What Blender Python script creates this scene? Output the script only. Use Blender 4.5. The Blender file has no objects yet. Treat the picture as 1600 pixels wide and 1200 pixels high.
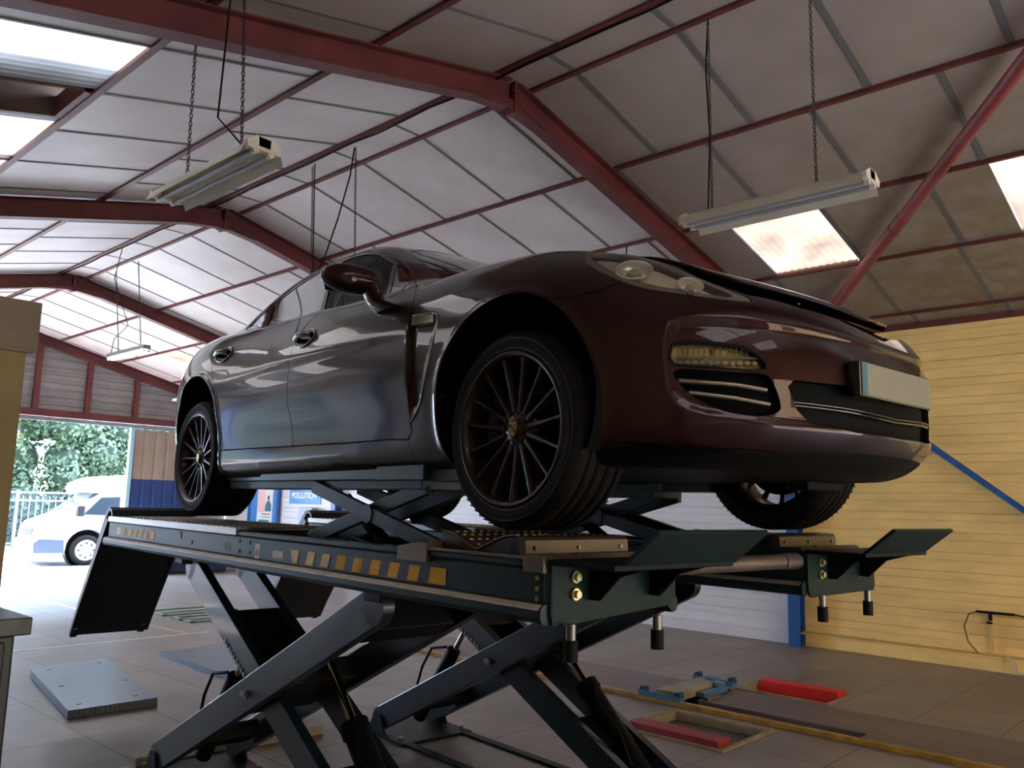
import bpy, bmesh, math, random
import numpy as np
from mathutils import Vector, Matrix
random.seed(7); np.random.seed(7)
C = bpy.context.scene.collection
SC = bpy.context.scene
PI = math.pi

# ---------------------------------------------------------------- camera
cam = bpy.data.cameras.new('camera'); camo = bpy.data.objects.new('camera', cam); C.objects.link(camo)
yaw, pitch, roll = 0.825185, 0.144131, 0.024470
f_ = Vector((math.sin(yaw)*math.cos(pitch), math.cos(yaw)*math.cos(pitch), math.sin(pitch)))
r_ = Vector((math.cos(yaw), -math.sin(yaw), 0)); u_ = r_.cross(f_)
rr = math.cos(roll)*r_ + math.sin(roll)*u_; uu = -math.sin(roll)*r_ + math.cos(roll)*u_
camo.matrix_world = Matrix(((rr.x, uu.x, -f_.x, 0), (rr.y, uu.y, -f_.y, 0), (rr.z, uu.z, -f_.z, 1.55), (0, 0, 0, 1)))
cam.sensor_width = 36; cam.lens = 36*1292.12/1600; cam.clip_start = .05; cam.clip_end = 300
SC.camera = camo

# ---------------------------------------------------------------- light and exposure
SC.view_settings.view_transform = 'Standard'; SC.view_settings.look = 'None'
SC.view_settings.gamma = 1.0; SC.view_settings.use_curve_mapping = False
SC.view_settings.exposure = 3.35
world = bpy.data.worlds.new('world'); SC.world = world; world.use_nodes = True
bg = world.node_tree.nodes['Background']; bg.inputs[0].default_value = (.54, .71, 1.0, 1); bg.inputs[1].default_value = 4.0
SUN_D = Vector((.42, -.36, -.83)).normalized()
sun = bpy.data.lights.new('sun', 'SUN'); sun.energy = 9.0; sun.angle = math.radians(1.0); sun.color = (1.0, .95, .86)
suno = bpy.data.objects.new('sun', sun); C.objects.link(suno)
suno.rotation_euler = SUN_D.to_track_quat('-Z', 'Y').to_euler(); suno.location = (-4, 30, 20)
def portal(name, loc, rot, sx, sy):
    l = bpy.data.lights.new(name, 'AREA'); l.shape = 'RECTANGLE'; l.size = sx; l.size_y = sy
    l.cycles.is_portal = True
    o = bpy.data.objects.new(name, l); C.objects.link(o); o.location = loc; o.rotation_euler = rot
portal('portal_gable', (4.0, 17.98, 1.5), (PI/2, 0, 0), 6.8, 2.9)              # faces -Y, into the hall
portal('portal_side', (-.95, 13.5, 1.45), (PI/2, 0, -PI/2), 6.0, 2.9)           # faces +X
portal('portal_front', (4.2, -4.75, 1.6), (PI/2, 0, PI), 6.4, 3.1)             # faces +Y
try:
    SC.cycles.max_bounces = 10; SC.cycles.diffuse_bounces = 5; SC.cycles.transparent_max_bounces = 12
    SC.cycles.sample_clamp_indirect = 8; SC.cycles.use_denoising = True
except Exception: pass

# ---------------------------------------------------------------- helpers
def tag(o, label=None, cat=None, group=None, kind=None):
    if label: o['label'] = label
    if cat: o['category'] = cat
    if group: o['group'] = group
    if kind: o['kind'] = kind
    return o
def empty(name, loc=(0, 0, 0), rot=None, label=None, cat=None, group=None, parent=None):
    o = bpy.data.objects.new(name, None); C.objects.link(o); o.location = loc; o.empty_display_size = .1
    if rot is not None: o.rotation_euler = rot
    if parent: o.parent = parent
    return tag(o, label, cat, group)
def frame_from(a, b, up=(0, 0, 1)):
    a = Vector(a); b = Vector(b); x = (b-a).normalized(); up = Vector(up)
    if abs(x.dot(up)) > .98: up = Vector((0, 1, 0))
    y = up.cross(x).normalized(); z = x.cross(y)
    return a, b, x, y, z
class MB:
    """collects shapes and links them as one mesh object"""
    def __init__(s): s.v = []; s.f = []; s.m = []; s.sm = []; s.mi = 0; s.cut = []
    def nx(s):
        """ends one piece: build_each makes an object of every piece"""
        s.cut.append((len(s.v), len(s.f))); return s
    def mat(s, i): s.mi = i; return s
    def add(s, vs, fs, smooth=False):
        o = len(s.v); s.v += [tuple(v) for v in vs]
        for f in fs: s.f.append(tuple(i+o for i in f)); s.m.append(s.mi); s.sm.append(smooth)
        return s
    def box(s, c, d, R=None):
        vs = []
        for x in (-1, 1):
            for y in (-1, 1):
                for z in (-1, 1):
                    v = Vector((x*d[0]/2, y*d[1]/2, z*d[2]/2))
                    if R is not None: v = R @ v
                    vs.append(v+Vector(c))
        return s.add(vs, [(0, 1, 3, 2), (4, 6, 7, 5), (0, 4, 5, 1), (2, 3, 7, 6), (0, 2, 6, 4), (1, 5, 7, 3)])
    def bb(s, lo, hi): return s.box([(a+b)/2 for a, b in zip(lo, hi)], [abs(b-a) for a, b in zip(lo, hi)])
    def bar(s, a, b, w, h, up=(0, 0, 1)):
        a, b, x, y, z = frame_from(a, b, up); vs = []
        for p in (a, b):
            for sy in (-1, 1):
                for sz in (-1, 1): vs.append(p+y*(sy*w/2)+z*(sz*h/2))
        return s.add(vs, [(0, 1, 3, 2), (4, 6, 7, 5), (0, 4, 5, 1), (2, 3, 7, 6), (0, 2, 6, 4), (1, 5, 7, 3)])
    def cyl(s, a, b, r, r2=None, n=20, caps=True, smooth=True):
        r2 = r if r2 is None else r2
        a, b, x, y, z = frame_from(a, b); vs = []
        for p, q in ((a, r), (b, r2)):
            for i in range(n):
                t = 2*PI*i/n; vs.append(p+y*(q*math.cos(t))+z*(q*math.sin(t)))
        s.add(vs, [(i, (i+1) % n, n+(i+1) % n, n+i) for i in range(n)], smooth)
        if caps: s.add(vs[:n], [tuple(reversed(range(n)))]); s.add(vs[n:], [tuple(range(n))])
        return s
    def tube(s, pts, r, n=8, caps=True):
        pts = [Vector(p) for p in pts]; rings = []; prev = None
        for i, p in enumerate(pts):
            t = (pts[min(i+1, len(pts)-1)]-pts[max(i-1, 0)]).normalized()
            if prev is None:
                up = Vector((0, 0, 1)) if abs(t.z) < .9 else Vector((1, 0, 0)); y = up.cross(t).normalized()
            else: y = (prev-t*prev.dot(t)).normalized()
            prev = y; z = t.cross(y)
            rings.append([p+y*(r*math.cos(2*PI*k/n))+z*(r*math.sin(2*PI*k/n)) for k in range(n)])
        vs = [v for R in rings for v in R]; m = len(rings)
        s.add(vs, [(i*n+k, i*n+(k+1) % n, (i+1)*n+(k+1) % n, (i+1)*n+k) for i in range(m-1) for k in range(n)], True)
        if caps: s.add(rings[0], [tuple(reversed(range(n)))]); s.add(rings[-1], [tuple(range(n))])
        return s
    def prism(s, poly, f, a, b, smooth=False):
        """poly: 2D points; f(p, t) -> 3D; extruded from t=a to t=b"""
        n = len(poly); vs = [f(p, a) for p in poly]+[f(p, b) for p in poly]
        s.add(vs, [(i, (i+1) % n, n+(i+1) % n, n+i) for i in range(n)], smooth)
        return s.add(vs[:n], [tuple(reversed(range(n)))]).add(vs[n:], [tuple(range(n))])
    def sheet(s, line, f, a, b, th=0, smooth=True):
        """open profile extruded; f(p, t)"""
        n = len(line); vs = [f(p, a) for p in line]+[f(p, b) for p in line]
        return s.add(vs, [(i, i+1, n+i+1, n+i) for i in range(n-1)], smooth)
    def lathe(s, prof, o, ax, n=48, smooth=True, closed=False):
        """prof: (radius, height along ax)"""
        o = Vector(o); ax = Vector(ax).normalized(); up = Vector((0, 0, 1)) if abs(ax.z) < .9 else Vector((1, 0, 0))
        y = up.cross(ax).normalized(); z = ax.cross(y); vs = []
        for r, h in prof:
            for k in range(n): vs.append(o+ax*h+y*(r*math.cos(2*PI*k/n))+z*(r*math.sin(2*PI*k/n)))
        m = len(prof); rg = range(m) if closed else range(m-1)
        return s.add(vs, [(i*n+k, i*n+(k+1) % n, ((i+1) % m)*n+(k+1) % n, ((i+1) % m)*n+k) for i in rg for k in range(n)], smooth)
    def ball(s, c, r, nu=20, nv=12):
        if not hasattr(r, '__len__'): r = (r, r, r)
        vs = []
        for i in range(nv+1):
            for k in range(nu):
                t = PI*i/nv; p = 2*PI*k/nu
                vs.append((c[0]+r[0]*math.sin(t)*math.cos(p), c[1]+r[1]*math.sin(t)*math.sin(p), c[2]+r[2]*math.cos(t)))
        return s.add(vs, [(i*nu+k, i*nu+(k+1) % nu, (i+1)*nu+(k+1) % nu, (i+1)*nu+k) for i in range(nv) for k in range(nu)], True)
    def build_each(s, name, mats, parent=None, **k):
        out = []; v0 = f0 = 0
        if not s.cut or s.cut[-1][0] < len(s.v): s.nx()
        for v1, f1 in s.cut:
            q = MB(); q.v = s.v[v0:v1]; q.f = [tuple(i-v0 for i in f) for f in s.f[f0:f1]]; q.m = s.m[f0:f1]; q.sm = s.sm[f0:f1]
            out.append(q.build(name, mats, parent, **k)); v0, f0 = v1, f1
        return out
    def build(s, name, mats, parent=None, bevel=0, loc=None, flip=True, seg=2):
        me = bpy.data.meshes.new(name); me.from_pydata(s.v, [], s.f)
        if not isinstance(mats, (list, tuple)): mats = [mats]
        for m in mats: me.materials.append(m)
        me.polygons.foreach_set('material_index', s.m); me.polygons.foreach_set('use_smooth', s.sm)
        if flip:
            bm = bmesh.new(); bm.from_mesh(me); bmesh.ops.recalc_face_normals(bm, faces=bm.faces); bm.to_mesh(me); bm.free()
        me.update()
        o = bpy.data.objects.new(name, me); C.objects.link(o)
        if parent: o.parent = parent
        if loc: o.location = loc
        if bevel:
            b = o.modifiers.new('bevel', 'BEVEL'); b.width = bevel; b.segments = seg; b.limit_method = 'ANGLE'; b.angle_limit = math.radians(40)
            b.harden_normals = False
        return o
def rebase(root, off):
    """moves a thing's origin to its base without moving its parts"""
    off = Vector(off); root.location = root.location+root.rotation_euler.to_matrix() @ off
    for ch in root.children: ch.matrix_basis = Matrix.Translation(-off) @ ch.matrix_basis
def struct(o): o['kind'] = 'structure'; return o
def copy_tree(o, parent=None):
    c = o.copy(); C.objects.link(c)
    if parent: c.parent = parent
    for ch in list(o.children): copy_tree(ch, c)
    return c

# ---------------------------------------------------------------- materials
MATS = {}
def lin(c):
    return tuple((v/12.92 if v <= .04045 else ((v+.055)/1.055)**2.4) for v in c)
def M(name, col, rough=.5, metal=0.0, var=0.0, scale=3.0, bump=0.0, bscale=40.0, coat=0.0, spec=None, col2=None, detail=6, emit=None, estr=0, stretch=None, trans=0, coatr=.05, thr=(.35, .65)):
    """colours are given as sRGB"""
    if name in MATS: return MATS[name]
    m = bpy.data.materials.new(name); m.use_nodes = True; nt = m.node_tree; b = nt.nodes['Principled BSDF']
    c1 = lin(col)+(1,); b.inputs['Base Color'].default_value = c1; b.inputs['Roughness'].default_value = rough
    b.inputs['Metallic'].default_value = metal; b.inputs['Coat Weight'].default_value = coat; b.inputs['Coat Roughness'].default_value = coatr
    if spec is not None: b.inputs['Specular IOR Level'].default_value = spec
    if emit: b.inputs['Emission Color'].default_value = lin(emit)+(1,); b.inputs['Emission Strength'].default_value = estr
    if trans: b.inputs['Transmission Weight'].default_value = trans
    if var or bump or col2:
        tc = nt.nodes.new('ShaderNodeTexCoord'); mp = nt.nodes.new('ShaderNodeMapping'); nt.links.new(tc.outputs['Object'], mp.inputs[0])
        if stretch: mp.inputs['Scale'].default_value = stretch
    if var or col2:
        n = nt.nodes.new('ShaderNodeTexNoise'); n.inputs['Scale'].default_value = scale; n.inputs['Detail'].default_value = detail; n.inputs['Roughness'].default_value = .6
        nt.links.new(mp.outputs[0], n.inputs['Vector'])
        r = nt.nodes.new('ShaderNodeValToRGB'); nt.links.new(n.outputs[0], r.inputs[0])
        c2 = lin(col2)+(1,) if col2 else tuple(v*(1-var) for v in c1[:3])+(1,)
        c3 = c1 if col2 else tuple(min(1, v*(1+var*.5)) for v in c1[:3])+(1,)
        r.color_ramp.elements[0].position = thr[0]; r.color_ramp.elements[1].position = thr[1]
        r.color_ramp.elements[0].color = c2; r.color_ramp.elements[1].color = c3
        nt.links.new(r.outputs[0], b.inputs['Base Color'])
    if bump:
        n2 = nt.nodes.new('ShaderNodeTexNoise'); n2.inputs['Scale'].default_value = bscale; n2.inputs['Detail'].default_value = 4
        nt.links.new(mp.outputs[0], n2.inputs['Vector'])
        bp = nt.nodes.new('ShaderNodeBump'); bp.inputs['Strength'].default_value = bump; bp.inputs['Distance'].default_value = .01
        nt.links.new(n2.outputs[0], bp.inputs['Height']); nt.links.new(bp.outputs[0], b.inputs['Normal'])
    MATS[name] = m; return m
red_steel = M('red_oxide_steel', (.40, .17, .165), .55, var=.35, scale=2.5)
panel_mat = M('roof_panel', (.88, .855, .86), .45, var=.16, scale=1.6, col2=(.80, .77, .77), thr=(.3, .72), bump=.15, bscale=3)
def stained_tinted_panels(m):
    """olive stains over the yellow wall corner, with its warm bounce light tinted in"""
    nt = m.node_tree; b = nt.nodes['Principled BSDF']; src = b.inputs['Base Color'].links[0].from_socket
    tc = nt.nodes.new('ShaderNodeTexCoord'); sx = nt.nodes.new('ShaderNodeSeparateXYZ'); nt.links.new(tc.outputs['Object'], sx.inputs[0])
    mx_ = nt.nodes.new('ShaderNodeMapRange'); mx_.inputs[1].default_value = 5.0; mx_.inputs[2].default_value = 9.0; nt.links.new(sx.outputs[0], mx_.inputs[0])
    my_ = nt.nodes.new('ShaderNodeMapRange'); my_.inputs[1].default_value = 5.2; my_.inputs[2].default_value = 1.5; nt.links.new(sx.outputs[1], my_.inputs[0])
    n = nt.nodes.new('ShaderNodeTexNoise'); n.inputs['Scale'].default_value = 4.5; n.inputs['Detail'].default_value = 7; nt.links.new(tc.outputs['Object'], n.inputs['Vector'])
    r = nt.nodes.new('ShaderNodeMapRange'); r.inputs[1].default_value = .34; r.inputs[2].default_value = .62; r.inputs[3].default_value = .30; r.inputs[4].default_value = 1; nt.links.new(n.outputs[0], r.inputs[0])
    a1 = nt.nodes.new('ShaderNodeMath'); a1.operation = 'MULTIPLY'; nt.links.new(mx_.outputs[0], a1.inputs[0]); nt.links.new(my_.outputs[0], a1.inputs[1])
    a2 = nt.nodes.new('ShaderNodeMath'); a2.operation = 'MULTIPLY'; nt.links.new(a1.outputs[0], a2.inputs[0]); nt.links.new(r.outputs[0], a2.inputs[1])
    mix = nt.nodes.new('ShaderNodeMix'); mix.data_type = 'RGBA'; nt.links.new(a2.outputs[0], mix.inputs[0]); nt.links.new(src, mix.inputs[6]); mix.inputs[7].default_value = lin((.60, .53, .36))+(1,)
    nt.links.new(mix.outputs[2], b.inputs['Base Color'])
stained_tinted_panels(panel_mat)
def dimmed_dirty_bay(m):
    """the near panels are browned: dirt, and the dimmer light there painted in"""
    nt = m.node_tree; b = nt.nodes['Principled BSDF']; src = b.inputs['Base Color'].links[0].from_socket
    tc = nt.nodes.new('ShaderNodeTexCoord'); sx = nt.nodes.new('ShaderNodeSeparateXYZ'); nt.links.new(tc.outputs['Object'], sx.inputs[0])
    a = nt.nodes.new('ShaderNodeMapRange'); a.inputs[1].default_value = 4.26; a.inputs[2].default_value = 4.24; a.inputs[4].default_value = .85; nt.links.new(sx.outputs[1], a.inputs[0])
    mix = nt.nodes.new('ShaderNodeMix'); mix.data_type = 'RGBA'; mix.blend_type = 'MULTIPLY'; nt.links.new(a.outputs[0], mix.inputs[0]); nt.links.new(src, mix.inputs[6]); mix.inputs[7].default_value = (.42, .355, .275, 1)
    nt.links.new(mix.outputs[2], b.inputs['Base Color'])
dimmed_dirty_bay(panel_mat)
joint_mat = M('joint_strip', (.40, .40, .385), .5)
dark_wood = M('dark_timber', (.30, .22, .16), .7, var=.4, stretch=(1, 12, 12))
white_wall = M('white_siding_paint', (.86, .86, .88), .45, var=.06, scale=2)
yellow_wall = M('yellow_siding_paint', (.97, .83, .53), .45, var=.14, scale=1.5, stretch=(1, 1, 4))
blue_paint = M('blue_paint', (.16, .36, .62), .4, var=.15)
# ================================================================ the hall
RX, S, PZ = 4.50, .2407, 4.92                       # ridge position, roof slope, underside of the ceiling panels at the ridge
XR, XL = 9.70, -.74
YF, YG = -4.8, 17.8
def rz(x): return PZ-S*abs(x-RX)
FR = [-4.7, -.2, 4.25, 8.8, 13.4, 17.74]
# ---- floor with pit and two turntable recesses
def floor_material():
    m = bpy.data.materials.new('workshop_floor'); m.use_nodes = True; nt = m.node_tree; b = nt.nodes['Principled BSDF']
    tc = nt.nodes.new('ShaderNodeTexCoord')
    mp = nt.nodes.new('ShaderNodeMapping'); mp.inputs['Location'].default_value = (.1, .22, 0); nt.links.new(tc.outputs['Object'], mp.inputs[0])
    br = nt.nodes.new('ShaderNodeTexBrick'); nt.links.new(mp.outputs[0], br.inputs['Vector'])
    br.offset = 0; br.inputs['Scale'].default_value = 1; br.inputs['Brick Width'].default_value = .6; br.inputs['Row Height'].default_value = .6
    br.inputs['Mortar Size'].default_value = .008; br.inputs['Mortar Smooth'].default_value = .6
    br.inputs['Color1'].default_value = lin((.57, .53, .50))+(1,); br.inputs['Color2'].default_value = lin((.52, .485, .46))+(1,); br.inputs['Mortar'].default_value = lin((.33, .305, .29))+(1,)
    n = nt.nodes.new('ShaderNodeTexNoise'); n.inputs['Scale'].default_value = 1.3; n.inputs['Detail'].default_value = 8; n.inputs['Roughness'].default_value = .65
    nt.links.new(tc.outputs['Object'], n.inputs['Vector'])
    r = nt.nodes.new('ShaderNodeValToRGB'); nt.links.new(n.outputs[0], r.inputs[0])
    r.color_ramp.elements[0].position = .3; r.color_ramp.elements[1].position = .7
    r.color_ramp.elements[0].color = (.62, .60, .58, 1); r.color_ramp.elements[1].color = (1.1, 1.1, 1.1, 1)
    mx = nt.nodes.new('ShaderNodeMix'); mx.data_type = 'RGBA'; mx.blend_type = 'MULTIPLY'; mx.inputs[0].default_value = 1
    nt.links.new(br.outputs[0], mx.inputs[6]); nt.links.new(r.outputs[0], mx.inputs[7]); nt.links.new(mx.outputs[2], b.inputs['Base Color'])
    r2 = nt.nodes.new('ShaderNodeValToRGB'); nt.links.new(n.outputs[0], r2.inputs[0])
    r2.color_ramp.elements[0].color = (.34, .34, .34, 1); r2.color_ramp.elements[1].color = (.55, .55, .55, 1)
    nt.links.new(r2.outputs[0], b.inputs['Roughness'])
    bp = nt.nodes.new('ShaderNodeBump'); bp.inputs['Strength'].default_value = .08; bp.inputs['Distance'].default_value = .002
    nt.links.new(br.outputs['Fac'], bp.inputs['Height']); bp.invert = True; nt.links.new(bp.outputs[0], b.inputs['Normal'])
    return m
HOLES = [(5.98, 6.86, .3, 7.25, 1.4), (5.10, 5.80, 2.79, 3.56, .06), (6.94, 7.42, 2.83, 3.60, .06)]
xs = sorted({XL, XR}|{h[0] for h in HOLES}|{h[1] for h in HOLES}); ys = sorted({YF, YG+.1}|{h[2] for h in HOLES}|{h[3] for h in HOLES})
m = MB()
for i in range(len(xs)-1):
    for j in range(len(ys)-1):
        cx, cy = (xs[i]+xs[i+1])/2, (ys[j]+ys[j+1])/2
        if any(h[0] < cx < h[1] and h[2] < cy < h[3] for h in HOLES): continue
        m.add([(xs[i], ys[j], 0), (xs[i+1], ys[j], 0), (xs[i+1], ys[j+1], 0), (xs[i], ys[j+1], 0)], [(0, 1, 2, 3)])
m.mat(1)
for a, b, c, d, h in HOLES:
    m.add([(a, c, 0), (b, c, 0), (b, d, 0), (a, d, 0), (a, c, -h), (b, c, -h), (b, d, -h), (a, d, -h)], [(0, 4, 5, 1), (1, 5, 6, 2), (2, 6, 7, 3), (3, 7, 4, 0), (4, 7, 6, 5)])
struct(m.build('floor', [floor_material(), M('pit_concrete', (.36, .33, .31), .8, var=.3, scale=6)], flip=False))
# ---- ceiling panels
ROWS = {}                                            # purlin X positions
PR = [4.68, 5.85, 7.02, 8.20, 9.42, XR+.1]; PL = [4.30, 3.13, 1.98, .84, -.30, XL-.1]
rows = [(4.30, 4.68, 0, 'r')]+[(PR[i], PR[i+1], i, 'r') for i in range(5)]+[(PL[i+1], PL[i], i, 'l') for i in range(5)]
sky = []                                             # skylight cells
SKY = {('r', 2): [(.58, 1.47), (2.85, 3.74), (7.3, 8.2), (11.7, 12.6), (15.2, 16.1)], ('l', 2): [(-3.9, -2.9), (-2.0, -.8), (4.93, 5.84), (6.42, 7.50), (7.62, 8.4), (9.3, 10.3), (11.3, 12.3), (14.0, 15.0)],
       ('l', 3): [(-2.0, -.8), (4.93, 5.84), (6.42, 7.50), (9.3, 10.3), (11.3, 12.3), (14.0, 15.0)], ('r', 4): [(5.0, 8.2), (9.2, 12.9), (14.0, 17.2)], ('r', 3): [(-3.6, -2.7), (6.0, 8.2), (9.6, 12.6), (14.2, 15.4)]}  # outer rows and those behind the camera: hidden skylights added to brighten the hall
OPEN = {('l', 2): [(5.84, 6.42)], ('l', 3): [(5.84, 6.42)]}
mp_, mj = MB(), MB(); skyc = []; openc = []
for (xa, xb, i, sd) in rows:
    off = (.0 if (i % 2 == 0) else .44); js = [YF]
    base = 3.74 if sd == 'r' and i in (0, 2) else (3.30 if sd == 'r' else (5.37 if i in (0,) else 4.93))
    if sd == 'r' and i == 1: base = 3.29
    if sd == 'r' and i == 2: base = 3.74
    if sd == 'r' and i == 4: base = 3.7
    if i == 3: base = 2.9 if sd == 'r' else 4.93
    k0 = int((base-YF)/.9)+1; cells = []
    spec = sorted([(a, b, 's') for a, b in SKY.get((sd, i), [])]+[(a, b, 'o') for a, b in OPEN.get((sd, i), [])])
    y = [base+(k-k0)*.9 for k in range(40)]; y = [v for v in y if YF < v < YG]
    y = [YF]+[v for v in y if not any(a-.25 < v < b+.25 for a, b, _ in spec)]+[YG]
    for a, b, _ in spec: y += [a, b]
    y = sorted(set(round(v, 3) for v in y))
    for a, b in zip(y[:-1], y[1:]):
        c = (a+b)/2; t = 'p'
        for sa, sb, tt in spec:
            if sa < c < sb: t = tt
        if t == 's': skyc.append((xa, xb, a, b)); continue
        if t == 'o': openc.append((xa, xb, a, b)); continue
        g = .004
        vs = [(xa, a+g, rz(xa)), (xb, a+g, rz(xb)), (xb, b-g, rz(xb)), (xa, b-g, rz(xa))]
        if xa < RX < xb: vs = None; mp_.add([(xa, a+g, rz(xa)), (xb, a+g, rz(xa)), (xb, b-g, rz(xa)), (xa, b-g, rz(xa)), (xa, a+g, rz(xa)+.06), (xb, a+g, rz(xa)+.06), (xb, b-g, rz(xa)+.06), (xa, b-g, rz(xa)+.06)], [(0, 3, 2, 1), (4, 5, 6, 7), (0, 1, 5, 4), (1, 2, 6, 5), (2, 3, 7, 6), (3, 0, 4, 7)])
        else: mp_.add(vs+[(x_, y_, z_+.05) for x_, y_, z_ in vs], [(0, 3, 2, 1), (4, 5, 6, 7), (0, 1, 5, 4), (1, 2, 6, 5), (2, 3, 7, 6), (3, 0, 4, 7)])
        if b < YG-.1: mj.bar((xa, b, rz(xa)-.002), (xb, b, rz(xb)-.002), .045 if sd == 'r' and b < 4.3 else .026, .012)
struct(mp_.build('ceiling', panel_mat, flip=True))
struct(mj.build('trim_1', joint_mat))
# corrugated outer roof seen through the missing panels, with closed sides
m = MB()
for (xa, xb, a, b) in openc:
    n = 60; line = [(a-.3+(b-a+.6)*k/n, .02*math.sin(k*1.9)) for k in range(n+1)]
    vs = []
    for (yy, dz) in line: vs += [(xa-.2, yy, rz(xa-.2)+.24+dz), (xb+.2, yy, rz(xb+.2)+.24+dz)]
    m.add(vs, [(2*k, 2*k+1, 2*k+3, 2*k+2) for k in range(n)], True)
    for yy in (a, b): m.add([(xa, yy, rz(xa)), (xb, yy, rz(xb)), (xb, yy, rz(xb)+.25), (xa, yy, rz(xa)+.25)], [(0, 1, 2, 3)])
struct(m.build('trim_2', dark_wood, flip=False))
m = MB()
for (xa, xb, a, b) in openc[:1]: m.bar((xb-.04, a, rz(xb)+.06), (xb-.04, b, rz(xb)+.06), .06, .16)
struct(m.build('trim_3', red_steel))
# translucent skylight sheets, seen ones and those added for light
def skylight_mat(nm, tint, dirt):
    sk = bpy.data.materials.new(nm); sk.use_nodes = True; nt = sk.node_tree; nt.nodes.clear()
    out = nt.nodes.new('ShaderNodeOutputMaterial'); tr = nt.nodes.new('ShaderNodeBsdfTranslucent'); df = nt.nodes.new('ShaderNodeBsdfDiffuse'); mx = nt.nodes.new('ShaderNodeMixShader')
    tc = nt.nodes.new('ShaderNodeTexCoord'); n = nt.nodes.new('ShaderNodeTexNoise'); n.inputs['Scale'].default_value = 2.2; n.inputs['Detail'].default_value = 8; nt.links.new(tc.outputs['Object'], n.inputs['Vector'])
    r = nt.nodes.new('ShaderNodeValToRGB'); nt.links.new(n.outputs[0], r.inputs[0]); r.color_ramp.elements[0].position = .32; r.color_ramp.elements[1].position = .62
    r.color_ramp.elements[0].color = tuple(v*dirt for v in lin(tint))+(1,); r.color_ramp.elements[1].color = lin(tint)+(1,)
    nt.links.new(r.outputs[0], tr.inputs[0]); df.inputs[0].default_value = lin((.75, .72, .66))+(1,)
    mx.inputs[0].default_value = .22; nt.links.new(tr.outputs[0], mx.inputs[1]); nt.links.new(df.outputs[0], mx.inputs[2]); nt.links.new(mx.outputs[0], out.inputs[0])
    return sk
skR = skylight_mat('skylight_sheet_warm', (.235, .195, .16), .5); skL = skylight_mat('skylight_sheet', (.29, .27, .25), .7)
for k, (xa, xb, a, b) in enumerate(skyc):
    m = MB(); n = 24
    nn = int((b-a)/.012); vs = []
    for j in range(nn+1):
        yy = a+(b-a)*j/nn; dz = .004*math.sin(yy*2*PI/.076)
        vs += [(xa, yy, rz(xa)+.03+dz), (xb, yy, rz(xb)+.03+dz)]
    m.add(vs, [(2*j, 2*j+1, 2*j+3, 2*j+2) for j in range(nn)], True)
    struct(m.build('window_%d' % (k+1), skR if xa > RX else skL, flip=False))
# ---- purlins
bays = [(FR[i], FR[i+1]) for i in range(len(FR)-1)]
m = MB()
for px in PR[:5]+PL[:5]:
    zc = rz(px)
    for (a, b) in bays:
        m.bar((px, a, zc-.014), (px, b, zc-.014), .046, .03)
struct(m.build('trim_4', red_steel))
# ---- portal frames: rafters (I sections), haunch plates, blue columns
def ibeam(m, a, b, w, h, tf=.012, tw=.010, up=(0, 0, 1)):
    a_, b_, x, y, z = frame_from(a, b, up)
    m.bar(a, b, tw, h-2*tf, up)
    for s in (-1, 1): m.bar(a_+z*(s*(h/2-tf/2)), b_+z*(s*(h/2-tf/2)), w, tf, up)
for fi, fy in enumerate(FR):
    m = MB(); zb = rz(RX)-.23; h = .20
    for sx, xe in ((1, XR-.02), (-1, XL+.02)):
        e = (xe, fy, zb+h/2-S*abs(xe-RX)); ibeam(m, (RX, fy, zb+h/2), e, .13, h)
        m.prism([(RX, zb-.05), (RX+sx*.55, zb-.55*S+.01), (RX+sx*.55, zb-.55*S+.03), (RX, zb+.03)], lambda p, t: (p[0], t, p[1]), fy-.05, fy+.05)
    m.box((RX, fy, zb+.05), (.03, .13, .26)); m.box((RX, fy, zb-.06), (.10, .11, .015))
    for bx in (-1, 1):
        for bz in (.0, .1): m.cyl((RX+bx*.04, fy-.045, zb+bz), (RX-bx*.04, fy-.045, zb+bz), .012, n=6)
    struct(m.build('trim_%d' % (5+fi), red_steel, bevel=.002, seg=1))
    if fi < 5:
        m = MB()
        for xe in (XR-.10, XL+.10): ibeam(m, (xe, fy, 0), (xe, fy, rz(xe)-.22), .14, .16, up=(1, 0, 0))
        struct(m.build('trim_%d' % (15+fi), blue_paint, bevel=.002, seg=1))
# braces
m = MB(); rb = lambda x: (x, 4.07-.822*(9.62-x), rz(x)-.13)
m.cyl(rb(9.60), rb(4.7), .052, n=20)
for t in (7.35, 7.5): m.cyl((t, rb(t)[1], rb(t)[2]), (t+.05, rb(t+.05)[1], rb(t+.05)[2]), .058, n=20)
struct(m.build('trim_30', M('red_tube_paint', (.55, .24, .25), .45, var=.3, scale=5)))
m = MB(); m.bar((XR-.13, 4.15, 3.43), (XR-.13, -.15, -.13+.0), .085, .012, up=(1, 0, 0))
m.v = [(x, y, max(z, .0)) for x, y, z in m.v]
struct(m.build('trim_31', blue_paint))
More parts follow.
